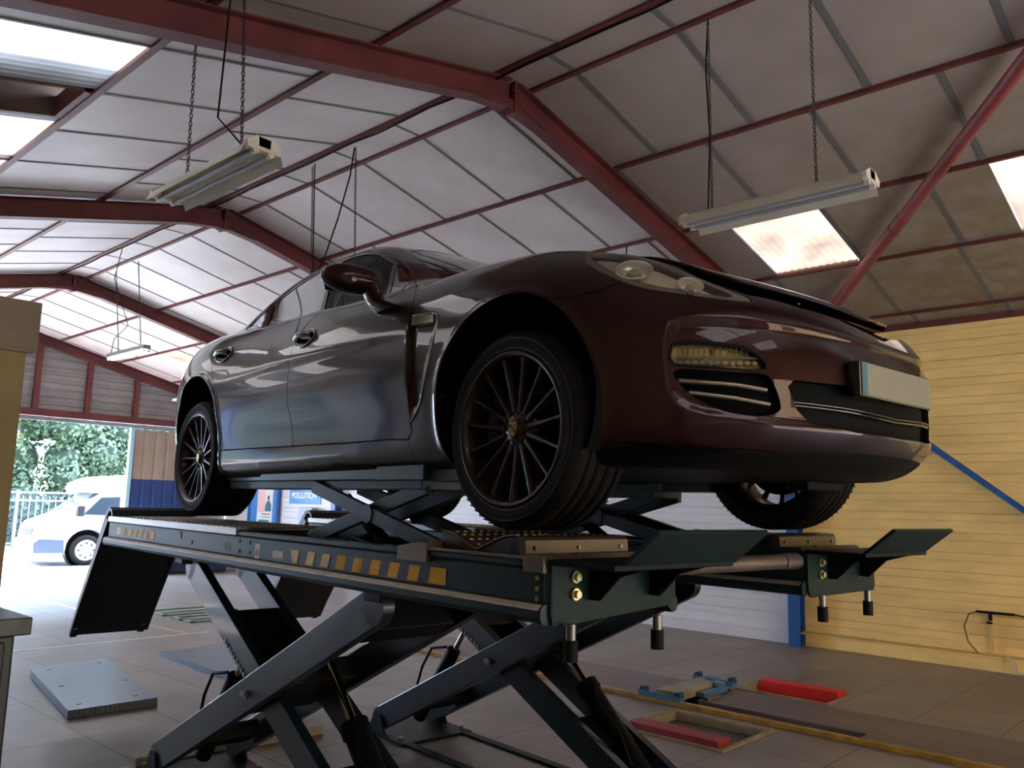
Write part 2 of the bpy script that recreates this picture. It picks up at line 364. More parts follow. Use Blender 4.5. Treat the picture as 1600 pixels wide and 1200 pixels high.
# ---- walls
def siding(name, x, sgn, y0, y1, z0, z1, mat, pitch=.205):
    """horizontal boards with a v groove and a fine bead"""
    m = MB(); prof = [(0, z0)]; z = z0
    while z < z1:
        t = min(pitch, z1-z)
        for q, d in ((.0, 0), (.002, .022), (.012, .022), (.014, 0), (.62*pitch-.004, 0), (.62*pitch-.003, .012), (.62*pitch+.003, .012), (.62*pitch+.004, 0)):
            if q < t: prof.append((d, z+q))
        z += pitch
    prof.append((0, z1))
    vs = []
    for d, zz in prof: vs += [(x+sgn*d, y0, zz), (x+sgn*d, y1, zz)]
    m.add(vs, [(2*i, 2*i+1, 2*i+3, 2*i+2) for i in range(len(prof)-1)])
    m.bb((x+sgn*.02, y0, z0), (x+sgn*.12, y1, z1))
    return struct(m.build(name, mat, flip=False))
siding('wall_right', XR, 1, YF, 4.25, .13, 3.75, yellow_wall)
siding('wall_right_back', XR, 1, 4.25, YG, .13, 3.75, white_wall)
m = MB(); m.bb((XR-.03, YF, 0), (XR+.1, 4.25, .13)); m.bb((XR-.045, YF, .128), (XR, 4.25, .15)); struct(m.build('baseboard_right', yellow_wall, bevel=.004))
m = MB(); m.bb((XR-.03, 4.25, 0), (XR+.1, YG, .13)); m.bb((XR-.045, 4.25, .128), (XR, YG, .15)); struct(m.build('baseboard_right_back', white_wall, bevel=.004))
m = MB(); m.bb((XR-.03, YF, 3.60), (XR+.02, YG, 3.66)); struct(m.build('trim_32', red_steel))
# left wall with a wide opening
m = MB()
m.bb((XL-.12, YF, 0), (XL, 10.5, 3.75)); m.bb((XL-.12, 16.5, 0), (XL, YG, 3.75)); m.bb((XL-.12, 10.5, 2.9), (XL, 16.5, 3.75))
struct(m.build('wall_left', M('left_wall_paint', (.62, .58, .50), .7, var=.15)))
m = MB(); m.bb((XL, 7.3, .05), (XL+.03, 10.45, 2.85)); struct(m.build('door_2', M('grey_side_door', (.74, .74, .76), .5)))
# front gable wall (behind the camera) with its door open
m = MB(); gp = [(XL, 3.1), (XR, 3.1), (XR, rz(XR)), (RX, rz(RX)), (XL, rz(XL))]
m.prism(gp, lambda p, t: (p[0], t, p[1]), YF-.1, YF); m.bb((XL, YF-.1, 0), (1.0, YF, 3.1)); m.bb((7.4, YF-.1, 0), (XR, YF, 3.1))
struct(m.build('wall_front', M('front_wall_paint', (.50, .42, .33), .7, var=.2)))
# back gable wall
clad = M('grey_cladding', (.56, .54, .53), .55, var=.15)
m = MB(); zz = [3.17]
zz = [3.17+.02*k for k in range(100)]
def hw(z, side):                                     # roof line x at height z
    d = (rz(RX)-z)/S; return (max(XL, RX-d), min(XR, RX+d))
vs = []
zz = [z for z in zz if z < rz(RX)-.01]
for z in zz:
    a, b = hw(z, 0); k = (z/.155) % 1; dy = .016 if k < .18 else (.010 if .42 < k < .50 else 0); vs += [(a, YG+.03+dy, z), (b, YG+.03+dy, z)]
m.add(vs, [(2*i, 2*i+1, 2*i+3, 2*i+2) for i in range(len(zz)-1)])
m.bb((XL, YG+.03, 0), (.6, YG+.13, 3.17)); m.bb((8.95, YG+.03, 0), (XR, YG+.13, 3.17))
m.prism([(XL, 3.17), (XR, 3.17), (XR, rz(XR)), (RX, rz(RX)), (XL, rz(XL))], lambda p, t: (p[0], t, p[1]), YG+.08, YG+.14)
struct(m.build('wall_back', clad, flip=False))
m = MB(); m.bb((XL, YG-.09, 3.04), (XR, YG+.03, 3.18))
for px in (1.5, 2.6, 4.5, 5.5, 6.47, 7.45, 8.43): m.bb((px-.05, YG-.08, 3.18), (px+.05, YG+.02, rz(px)-.1))
struct(m.build('trim_40', red_steel))
m = MB(); m.prism([(5.50, 4.02), (5.75, 4.05), (5.85, 3.98), (5.93, 3.86), (5.98, 3.86), (5.98, 4.20), (5.50, 4.32)], lambda p, t: (p[0], t, p[1]), YG-.09, YG-.05)
# sliding door leaf right of the opening
dr = empty('door_1', (7.45, YG-.04, 0)); dr['kind'] = 'structure'
def ribs(m, x0, x1, y, z0, z1):
    n = int((x1-x0)/.02); vs = []
    for i in range(n+1):
        x = x0+(x1-x0)*i/n; k = (x/.24) % 1; vs += [(x, y+(.02 if k < .2 else 0), z0), (x, y+(.02 if k < .2 else 0), z1)]
    m.add(vs, [(2*i, 2*i+1, 2*i+3, 2*i+2) for i in range(n)])
m = MB(); ribs(m, 0, 1.55, 0, 1.88, 2.93); m.bb((0, .03, 1.88), (1.55, .05, 2.93)); m.build('upper_panel', M('beige_cladding', (.62, .55, .49), .5, var=.1), dr, flip=False)
m = MB(); ribs(m, 0, 1.55, 0, .02, 1.88); m.bb((0, .03, .02), (1.55, .05, 1.88)); m.build('lower_panel', M('blue_cladding', (.14, .24, .46), .45, var=.12), dr, flip=False)
m = MB(); m.bb((-.06, -.03, .0), (.02, .06, 2.97)); m.build('jamb', M('pale_blue_paint', (.62, .80, .86), .5), dr)
m = MB(); m.bb((-4.3, -.07, 2.95), (2.2, -.02, 3.02)); m.build('track', M('galvanised_track', (.55, .56, .58), .4, .6), dr)
m = MB(); m.bb((3.1, YG-.03, 0), (3.16, YG+.1, 3.04)); struct(m.build('trim_41', M('pale_blue_paint', (.62, .80, .86))))
# ================================================================ the scissor lift (local: x towards the car's nose, near side is -y)
LIFTROT = -(PI/2+.1112223)
LO = Vector((3.01301, 1.84092, 0))
lift = empty('scissor_lift', LO, (0, 0, LIFTROT), 'raised dark green four-post-free scissor lift with two runways under the brown car', 'car lift')
lift['label'] = 'raised dark green scissor lift with two runways carrying the brown car'
green = M('lift_green', (.06, .165, .165), .45, var=.22, scale=3, coat=.05, spec=.22)
green_d = M('lift_green_dark', (.04, .075, .085), .5, var=.2, spec=.12)
navy = M('lift_blue_green', (.07, .125, .17), .33, var=.25, scale=4, coat=.2)
black = M('black_steel', (.045, .05, .055), .5, spec=.15)
alu = M('brushed_aluminium', (.62, .60, .57), .35, .8, var=.15, scale=8, stretch=(1, 12, 12))
bronze = M('bronze_anodised', (.47, .40, .33), .4, .5, var=.12)
steel = M('worn_steel', (.52, .50, .47), .35, .85, var=.2)
chrome = M('chrome_rod', (.85, .80, .66), .08, 1)
rubber = M('black_rubber', (.035, .035, .035), .7, spec=.2)
ledgehl = M('cream_ledge_highlight', (.74, .69, .62), .4, .2, var=.3, scale=12, col2=(.45, .47, .47), thr=(.2, .5))
orange = M('hazard_orange', (1.0, .73, .08), .5, var=.1, spec=.15); paleor = M('faded_orange', (1.0, .84, .55), .5, var=.1, spec=.2); hzblack = M('hazard_black', (.10, .09, .08), .5)
def P2(y): return -y                                 # y' (towards the camera) -> local y
def xz(p, t): return (p[0], t, p[1])
def runway(name, yo, yi, xf, near):
    """yo: outer edge, yi: inner edge (local y)"""
    sg = 1 if yo > yi else -1
    ro = MB(); x0 = -4.0; lo, hi = min(yo, yi), max(yo, yi)
    # side channels: web, lip and rolled ledge on both long sides
    for e, s in ((yo, sg), (yi, -sg)):
        sec = [(-.012, 1.385), (.008, 1.385), (.010, 1.368), (0, 1.358), (0, 1.268), (.020, 1.262), (.034, 1.252), (.036, 1.225), (.028, 1.210), (.006, 1.205), (.0, 1.215), (-.012, 1.225), (-.012, 1.37)]
        ro.prism(sec, lambda p, t, e=e, s=s: (t, e+s*p[0], p[1]), x0, xf)
    ro.bb((x0, lo+.01, 1.362), (-1.84, hi-.01, 1.386)); ro.bb((-.42, lo+.01, 1.362), (xf, hi-.01, 1.384))
    ro.bb((-1.84, lo+.01, 1.362), (-.42, lo+.07, 1.384)); ro.bb((-1.84, hi-.07, 1.362), (-.42, hi-.01, 1.384))
    r = ro.build(name, green, lift, bevel=.002)
    m = MB(); m.bb((-1.84, lo+.07, 1.25), (-.42, hi-.07, 1.262)); m.bb((-4.0, lo+.02, 1.235), (xf-.02, hi-.02, 1.245)); m.build('deck_tray', black, r)
    # cream highlight painted along the rolled ledge
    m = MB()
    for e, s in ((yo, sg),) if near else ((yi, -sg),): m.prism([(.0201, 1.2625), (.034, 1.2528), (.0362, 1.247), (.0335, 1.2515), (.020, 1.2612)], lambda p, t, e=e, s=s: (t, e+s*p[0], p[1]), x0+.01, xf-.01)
    m.build('ledge_highlight', ledgehl, r, flip=True)
    # rear slip plate with ribs
    m = MB(); m.bb((-3.97, lo+.012, 1.388), (-1.86, hi-.012, 1.398))
    for e, s in ((yo, sg), (yi, -sg)): m.bb((-3.99, e+s*.002, 1.366), (-1.84, e+s*.0145, 1.402))
    m.build('slip_plate', alu, r, bevel=.0015); q = r
    m = MB()
    for k in range(28): m.bb((-3.92+k*.075, lo+.05, 1.398), (-3.885+k*.075, hi-.05, 1.404)).nx()
    m.build_each('slip_plate_rib', M('dull_rib', (.55, .50, .46), .5, .4), q)
    m = MB()
    for k in range(22): m.bb((-3.885+(k+6)*.075, lo+.05, 1.3975), (-3.847+(k+6)*.075, hi-.05, 1.3992)).nx()
    m.build_each('slot', black, q)
    # front bracket
    b = MB(); b.prism([(lo, 1.378), (hi, 1.378), (hi, 1.245), (hi-.03, 1.232), (lo+.02, 1.200), (lo, 1.205)] if near else [(lo, 1.378), (hi, 1.378), (hi, 1.205), (hi-.02, 1.205), (lo+.02, 1.200), (lo, 1.215)], lambda p, t: (t, p[0], p[1]), xf, xf+.012)
    b.bb((xf-.02, lo-.005, 1.225), (xf+.012, lo+.01, 1.38)); b.bb((xf-.02, hi-.01, 1.25), (xf+.012, hi+.012, 1.34))
    br = b.build('front_bracket', M('lift_bracket_green', (.045, .155, .14), .5, spec=.2, var=.15), r, bevel=.004)
    m = MB(); m.bb((xf, lo-.01, 1.376), (xf+.26, hi-.02, 1.392))
    for yy in (lo+.16, hi-.12): m.prism([(xf+.012, 1.376), (xf+.24, 1.376), (xf+.13, 1.345), (xf+.05, 1.27), (xf+.012, 1.27)], lambda p, t: (p[0], t, p[1]), yy-.005, yy+.005)
    m.build('front_shelf', green_d, r, bevel=.002)
    m = MB(); fy0, fy1 = (lo+.04, hi) if near else (lo, hi-.02)
    m.prism([(xf+.24, 1.392), (xf+.25, 1.384), (xf+.375, 1.482), (xf+.365, 1.492)], lambda p, t: (p[0], t, p[1]), fy0, fy1)
    m.build('wheel_stop', green, r, bevel=.002)
    m = MB()
    for (yy, zz) in ((lo+.09, 1.34), (lo+.09, 1.29), (hi-.06, 1.315)):
        m.cyl((xf+.010, yy, zz), (xf+.022, yy, zz), .018, n=16); m.cyl((xf+.02, yy, zz), (xf+.034, yy, zz), .011, n=12).nx()
    m.build_each('bracket_bolt', M('yellow_zinc', (.78, .72, .52), .3, .6), r)
    for yy in (lo+.05, hi-.12):
        m = MB(); m.cyl((xf+.04, yy, 1.21), (xf+.04, yy, 1.16), .015, n=14); a = m.build('height_adjuster', steel, r)
        m = MB(); m.cyl((xf+.04, yy, 1.165), (xf+.04, yy, 1.105), .021, n=18); m.build('rubber_foot', rubber, r)
    # rivets and bolts in the web
    m = MB()
    for zz in (1.335, 1.305, 1.275): m.cyl((xf-.05, yo, zz), (xf-.05, yo+sg*.006, zz), .008, n=10).nx()
    m.build_each('web_bolt', M('yellow_zinc', (.78, .72, .52)), r)
    m = MB()
    for xx, zz in ((-1.82, 1.338), (-1.70, 1.338), (-1.82, 1.29), (-1.70, 1.29), (-2.62, 1.325), (-2.45, 1.30), (-2.63, 1.345)): m.cyl((xx, yo, zz), (xx, yo+sg*.003, zz), .009, n=10).nx()
    m.build_each('drill_hole', black, r)
    return r, lo, hi
rn, lo_n, hi_n = runway('runway', P2(1.08), P2(.52), .38, True)
rfar, lo_f, hi_f = runway('runway', P2(-.98), P2(-.42), .34, False)
# hazard stickers on the near web
def stripes(x0, x1, z0, z1, n, name, pale=0, sl=.018, band=None):
    y = P2(1.08)-.0008; p = (x1-x0)/n
    if band:
        m = MB(); m.add([(band[0], y, z0), (band[1], y, z0), (band[1], y, z1), (band[0], y, z1)], [(0, 1, 2, 3)]); s = m.build(name, hzblack, rn, flip=False)
    for pl in (0, 1):
        m = MB()
        for k in range(n):
            if (k < pale) != (pl == 1): continue
            a = x0+k*p+(.02 if k else .004); w = p*.52
            bl, brr, tr, tl = a, a+w, a+w+sl, a+sl
            if k == 0: bl, tl = a+.025, a
            if k == n-1: brr = tr = x1-.004
            m.add([(bl, y-.0008, z0+.001), (brr, y-.0008, z0+.001), (tr, y-.0008, z1-.001), (tl, y-.0008, z1-.001)], [(0, 1, 2, 3)]).nx()
        if m.v: m.build_each('hazard_stripe', paleor if pl else orange, rn, flip=False)
stripes(-1.275, -.12, 1.272, 1.330, 9, 'hazard_sticker', 3, band=(-.88, -.12))
stripes(-3.70, -3.06, 1.285, 1.335, 6, 'hazard_sticker', 0, .012)
for (xa, xb, za, zb, mt, nm) in ((-1.64, -1.585, 1.268, 1.335, M('white_label', (.85, .80, .78), .5), 'label'), (-1.45, -1.34, 1.282, 1.315, M('cream_label', (.82, .70, .50), .5), 'label'), (-2.00, -1.93, 1.285, 1.325, M('faded_label', (.42, .36, .24), .6), 'label'), (-3.82, -3.73, 1.285, 1.335, M('cream_label', (.8, .7, .5)), 'label')):
    m = MB(); y = P2(1.08)-.0010; m.add([(xa, y, za), (xb, y, za), (xb, y, zb), (xa, y, zb)], [(0, 1, 2, 3)]); m.build(nm, mt, rn, flip=False)
m = MB(); y = P2(1.08)-.0016; m.add([(-1.635, y, 1.28), (-1.60, y, 1.275), (-1.592, y, 1.30), (-1.62, y, 1.322)], [(0, 1, 2, 3)]); m.build('label_mark', M('label_red', (.70, .18, .14)), rn, flip=False)
# clamps on the near edge by the turntable
m = MB(); yb = P2(1.08)
m.prism([(-.40, 1.345), (-.22, 1.345), (-.22, 1.408), (-.26, 1.412), (-.40, 1.392)], lambda p, t: (p[0], t, p[1]), yb-.018, yb+.015)
m.bb((-.23, yb+.0, 1.384), (-.235+.02, yb+.12, 1.418)); m.bb((-.34, yb+.02, 1.384), (-.24, yb+.20, 1.408)); m.bb((.285, yb-.022, 1.352), (.375, yb+.02, 1.398)); m.bb((-.22, yb-.014, 1.386), (.30, yb+.002, 1.396))
m.build('edge_clamp', bronze, rn, bevel=.002)
# flap ramps at the rear
for (lo, hi, nr) in ((lo_n, hi_n, 1), (lo_f, hi_f, 0)):
    m = MB(); prof = [(-3.95, 1.405), (-3.98, 1.445), (-4.02, 1.462), (-4.07, 1.455), (-4.12, 1.405), (-4.775, .525), (-4.750, .505), (-4.09, 1.385), (-4.05, 1.432), (-4.02, 1.438), (-3.995, 1.430), (-3.97, 1.40)]
    m.prism(prof, xz, lo, hi)
    for s in (lo, hi-.012): m.prism([(-4.10, 1.40), (-4.76, .51), (-4.74, .53), (-4.05, 1.37)], xz, s, s+.012)
    fl = m.build('ramp_flap', M('flap_black', (.085, .095, .12), .45, var=.2), lift, bevel=.002)
    for yy in (lo+.03, hi-.05):
        m = MB(); m.cyl((-4.77, yy-.02, .52), (-4.77, yy+.02, .52), .030, n=16); ro = m.build('ramp_roller', rubber, fl)
        m = MB(); m.box((-4.735, yy, .56), (.05, .03, .012)); m.build('roller_bracket', steel, fl)
# main scissors: one unit under each runway
def arm(name, a, b, y, w, th, mat=navy):
    m = MB(); m.bar((a[0], y, a[1]), (b[0], y, b[1]), th, w, up=(0, 0, 1))
    d = (Vector((b[0]-a[0], 0, b[1]-a[1]))).normalized(); n = Vector((-d.z, 0, d.x))
    for e in (a, b): m.cyl((e[0], y-th/2, e[1]), (e[0], y+th/2, e[1]), w*.5, n=24)
    o = m.build(name, mat, lift, bevel=.004)
    return o
for dy in (0, -1.46):
    A, B = (-2.80, .10), (-.60, 1.155); Cc, D = (-2.66, 1.155), (-.50, .10)
    for k, yy in enumerate((1.04+dy, .60+dy)):
        a = arm('scissor_arm', A, B, P2(yy), .150, .05)
        m = MB(); s = -1
        px, pz = -1.66, .645
        m.cyl((px, P2(yy)+s*.024, pz), (px, P2(yy)+s*.034, pz), .022, n=18); m.cyl((px, P2(yy)+s*.03, pz), (px, P2(yy)+s*.048, pz), .011, n=6); m.bb((px-.018, P2(yy)+s*.04, pz-.004), (px+.03, P2(yy)+s*.05, pz+.018))
        m.build('pivot_bolt', steel, a)
    for yy in (.975+dy, .68+dy): arm('scissor_arm', Cc, D, P2(yy), .145, .05)
    m = MB(); y0, y1 = P2(.96+dy), P2(.69+dy)
    d = Vector((D[0]-Cc[0], 0, D[1]-Cc[1])).normalized()
    for t, L, w in ((.55, .34, .12), (1.75, .22, .08)):
        p0 = Vector((Cc[0], 0, Cc[1]))+d*t; p1 = p0+d*L; m.bar((p0.x, (y0+y1)/2, p0.z), (p1.x, (y0+y1)/2, p1.z), abs(y1-y0), w*.2+.09).nx()
    m.build_each('cross_plate', black, lift, bevel=.003)
    m = MB(); y0, y1 = P2(1.0+dy), P2(.64+dy); d2 = Vector((B[0]-A[0], 0, B[1]-A[1])).normalized()
    for t, L, w in ((1.05, .5, .10), (.25, .18, .08), (2.2, .16, .14)):
        p0 = Vector((A[0], 0, A[1]))+d2*t; p1 = p0+d2*L; m.bar((p0.x, (y0+y1)/2, p0.z), (p1.x, (y0+y1)/2, p1.z), abs(y1-y0), w).nx()
    m.build_each('cross_plate', black, lift, bevel=.003)
    m = MB(); m.cyl((-1.66, P2(1.06+dy), .645), (-1.66, P2(.58+dy), .645), .035, n=18); m.build('pivot_shaft', steel, lift)
    # ratchet strip on the cross arm
    m = MB()
    for k in range(9):
        p0 = Vector((-2.62, P2(.999+dy), 1.03))+d*(.55+k*.035); m.box((p0.x+.03, p0.y, p0.z+.03), (.022, .012, .022))
    m.build('ratchet_rack', steel, lift)
    # cylinders
    yc = P2(.80+dy)
    m = MB(); m.cyl((-.62, yc, .10), (-1.13, yc, .575), .058, n=26); m.cyl((-1.10, yc, .547), (-1.135, yc, .580), .066, n=26); m.tube([(-.75, yc-.06, .25), (-.82, yc-.075, .40), (-.98, yc-.07, .52), (-1.06, yc-.02, .60)], .008)
    cy = m.build('hydraulic_cylinder', black, lift)
    m = MB(); m.cyl((-1.12, yc, .566), (-1.47, yc, .895), .020, n=18); m.build('piston_rod', chrome, cy)
    m = MB(); m.cyl((-1.47, yc-.04, .90), (-1.47, yc+.04, .90), .032, n=18); m.build('rod_eye', steel, cy)
    yc2 = P2(.86+dy)
    m = MB(); m.cyl((-2.62, yc2, .12), (-2.26, yc2, .60), .045, n=22); m.tube([(-2.30, yc2-.03, .62), (-2.42, yc2-.06, .60), (-2.52, yc2-.06, .47), (-2.60, yc2-.05, .30)], .009)
    cy = m.build('hydraulic_cylinder', black, lift)
    m = MB(); m.cyl((-2.27, yc2, .58), (-2.06, yc2, .86), .017, n=16); m.build('piston_rod', chrome, cy)
    # slide blocks under the runway, feet and base frame
    m = MB()
    for xx in (-.60, -2.66):
        for yy in (1.04, .60): m.bb((xx-.06, P2(yy+dy)-.03, 1.17), (xx+.06, P2(yy+dy)+.03, 1.225)).nx()
    m.build_each('slide_block', black, lift, bevel=.006)
    m = MB(); m.bb((-2.98, P2(1.10+dy), 0), (-2.45, P2(.54+dy), .018)); m.bb((-.80, P2(1.10+dy), 0), (-.25, P2(.54+dy), .018)); m.bb((-2.5, P2(.62+dy), 0), (-.8, P2(.56+dy), .016)); m.bb((-2.5, P2(1.08+dy), 0), (-.8, P2(1.02+dy), .016))
    for xx in (-2.80, -.50):
        for yy in (1.075, .565): m.prism([(xx-.10, .018), (xx+.10, .018), (xx+.04, .13), (xx-.04, .13)], xz, P2(yy+dy)-.006, P2(yy+dy)+.006)
    bs = m.build('base_frame', green_d, lift, bevel=.002)
    m = MB()
    for xx in (-2.93, -2.52, -.75, -.30):
        for yy in (1.07, .57): m.cyl((xx, P2(yy+dy), .018), (xx, P2(yy+dy), .040), .016, n=6).nx()
    m.build_each('anchor_bolt', steel, bs)
# torsion tube between the runways
m = MB(); m.cyl((.30, P2(.515), 1.345), (.30, P2(-.415), 1.345), .030, n=26); m.cyl((.30, P2(-.30), 1.345), (.30, P2(-.415), 1.345), .034, n=26)
m.build('torsion_tube', M('bare_tube', (.50, .45, .42), .4, .6, var=.3), lift)
# jacking tables on the runways
for dy in (0, -1.46):
    yo_, yi_ = .88+dy, .58+dy; yc = (yo_+yi_)/2
    m = MB()
    m.bb((-2.72, P2(yo_-.02), 1.642), (-2.08, P2(yi_+.02), 1.682)); m.bb((-2.08, P2(yo_), 1.640), (-.90, P2(yi_), 1.688)); m.bb((-.90, P2(yo_+.012), 1.636), (-.55, P2(yi_-.012), 1.696)); m.bb((-.60, P2(yo_-.02), 1.632), (-.30, P2(yi_+.02), 1.680))
    jt = m.build('jacking_table', M('jack_green', (.19, .28, .275), .4, .2, var=.2), lift, bevel=.004)
    m = MB(); m.bb((-2.55, P2(yo_-.03), 1.600), (-.62, P2(yi_+.03), 1.640)); m.build('lower_rail', M('jack_rail', (.17, .22, .23), .5, .3, var=.4, scale=9), jt, bevel=.003)
    for yy in (yo_-.03, yi_+.02):
        m = MB(); m.bar((-1.52, P2(yy), 1.612), (-.42, P2(yy), 1.36), .03, .062); m.cyl((-1.0, P2(yy)-.02, 1.493), (-1.0, P2(yy)+.02, 1.493), .04, n=20); m.build('jack_arm', M('jack_arm_grey', (.15, .18, .205), .45, .2, var=.2), lift, bevel=.003)
    for yy in (yo_-.065, yi_+.055):
        m = MB(); m.bar((-1.60, P2(yy), 1.36), (-.62, P2(yy), 1.612), .03, .062); m.build('jack_arm', M('jack_arm_grey', (.23, .27, .30)), lift, bevel=.003)
    m = MB(); m.cyl((-1.05, P2(yc), 1.36), (-1.30, P2(yc), 1.50), .032, n=18); m.cyl((-1.28, P2(yc), 1.49), (-1.40, P2(yc), 1.57), .014, n=12)
    m.bb((-1.62, P2(yo_-.06), 1.262), (-1.42, P2(yi_+.05), 1.36)); m.bb((-.60, P2(yo_-.06), 1.262), (-.46, P2(yi_+.05), 1.345))
    m.tube([(-1.35, P2(yc+.05), 1.30), (-1.2, P2(yc+.07), 1.38), (-1.0, P2(yc+.05), 1.33), (-.8, P2(yc+.06), 1.29)], .012)
    m.build('jack_cylinder', black, lift, bevel=.003)
m = MB(); tq = P2(.88)+.0
# turntable covers: curved perforated sheet and a raised box behind it
def turntable_cover(y0, y1, dx, label):
    t = empty('turntable_cover', LO, (0, 0, LIFTROT), label, 'turntable cover', 'perforated turntable covers on the runways')
    base = 1.386
    m = MB(); pr = [(-.235+dx, base), (-.235+dx, 1.42)]
    top = []
    for k in range(25):
        u = k/24; x = -.225+dx+.40*u; top.append((x, 1.398+.054*abs(math.cos(PI*u))**1.2*1.0))
    m.sheet(top, lambda p, s: (p[0], s, p[1]), y0+.02, y1-.01); m.sheet([(x, z-.004) for x, z in top], lambda p, s: (p[0], s, p[1]), y0+.02, y1-.01)
    pf = m.build('perforated_sheet', M('perforated_bronze', (.42, .33, .25), .42, .6, var=.2), t, flip=False)
    m = MB()
    for i in range(9):
        for j in range(12):
            u = .10+.80*(i/8); x = -.225+dx+.40*u; z = 1.398+.054*abs(math.cos(PI*u))**1.2; yy = y0+.06+(y1-y0-.12)*j/11
            m.cyl((x, yy, z-.001), (x, yy, z+.0035), .008, .004, n=8)
    tag(m.build('grip_dimples', M('dimple_bright', (.98, .84, .60), .35, .4), pf), kind='stuff')
    for yy in (y0+.02,):
        m = MB(); m.prism([(-.235+dx, 1.386)]+[(x, z-.004) for x, z in top]+[(.19+dx, 1.386)], xz, yy, yy+.006); m.build('side_plate', M('brown_black_side', (.07, .055, .05), .5), t)
    m = MB(); m.tube([(x, y0+.018, z+.001) for x, z in top], .0028, 6); m.build('rolled_edge', bronze, t)
    m = MB(); bx = .175+dx
    m.prism([(bx-.02, 1.386), (bx-.02, 1.446), (bx-.005, 1.450), (bx+.030, 1.448), (bx+.040, 1.438), (bx+.045, 1.386)], xz, y0+.02, y1-.01)
    m.bb((bx+.04, y0+.01, 1.385), (bx+.15, y1, 1.398)); m.bb((bx+.13, y0+.14, 1.396), (bx+.15, y1-.02, 1.404))
    hb = m.build('raised_box', M('bronze_box', (.38, .335, .27), .36, .6, var=.15), t, bevel=.002)
    m = MB()
    for yy in (y0+.06, (y0+y1)/2, y1-.05): m.cyl((bx+.042, yy, 1.415), (bx+.049, yy, 1.415), .007, n=10).nx()
    m.build_each('rivet', steel, hb)
    rebase(t, ((0+dx), (y0+y1)/2, 1.385))
    return t
turntable_cover(P2(1.05), P2(.54), 0, 'bronze perforated turntable cover on the near runway, below the front wheel')
turntable_cover(P2(-.44), P2(-.95), -.02, 'perforated turntable cover on the far runway, by the yellow wall')
# beige cable cover on the floor between the two base frames
t = empty('cable_cover', LO, (0, 0, LIFTROT), 'flat beige cable cover plank on the floor across the lift\'s rear feet', 'cable cover')
m = MB(); m.bb((-3.14, P2(1.10), 0), (-3.00, P2(-.10), .055)); m.build('cover_plank', M('beige_plank', (.60, .57, .52), .6, var=.2), t, bevel=.006)
rebase(t, (-3.07, P2(.5), 0))
# ================================================================ the car: body surface from a smooth field (x forward from the front axle, y sideways, z up from the wheel centre)
def pc(x,X,Y):
    "monotone cubic (pchip) interpolation, linear clamp outside"
    X=np.asarray(X,float);Y=np.asarray(Y,float)
    h=np.diff(X);d=np.diff(Y)/h;m=np.zeros(len(X))
    for i in range(1,len(X)-1):
        if d[i-1]*d[i]>0:
            w1=2*h[i]+h[i-1];w2=h[i]+2*h[i-1];m[i]=(w1+w2)/(w1/d[i-1]+w2/d[i])
    m[0]=d[0];m[-1]=d[-1]
    xx=np.clip(x,X[0],X[-1]);i=np.clip(np.searchsorted(X,xx)-1,0,len(X)-2)
    t=(xx-X[i])/h[i];t2=t*t;t3=t2*t
    return (2*t3-3*t2+1)*Y[i]+(t3-2*t2+t)*h[i]*m[i]+(-2*t3+3*t2)*Y[i+1]+(t3-t2)*h[i]*m[i+1]
def smax(a,b,k):
    h=np.maximum(k-np.abs(a-b),0)/k
    return np.maximum(a,b)+h*h*k*.25
def smin(a,b,k): return -smax(-a,-b,k)
GS=lambda x,c,w:np.exp(-((x-c)/w)**2)
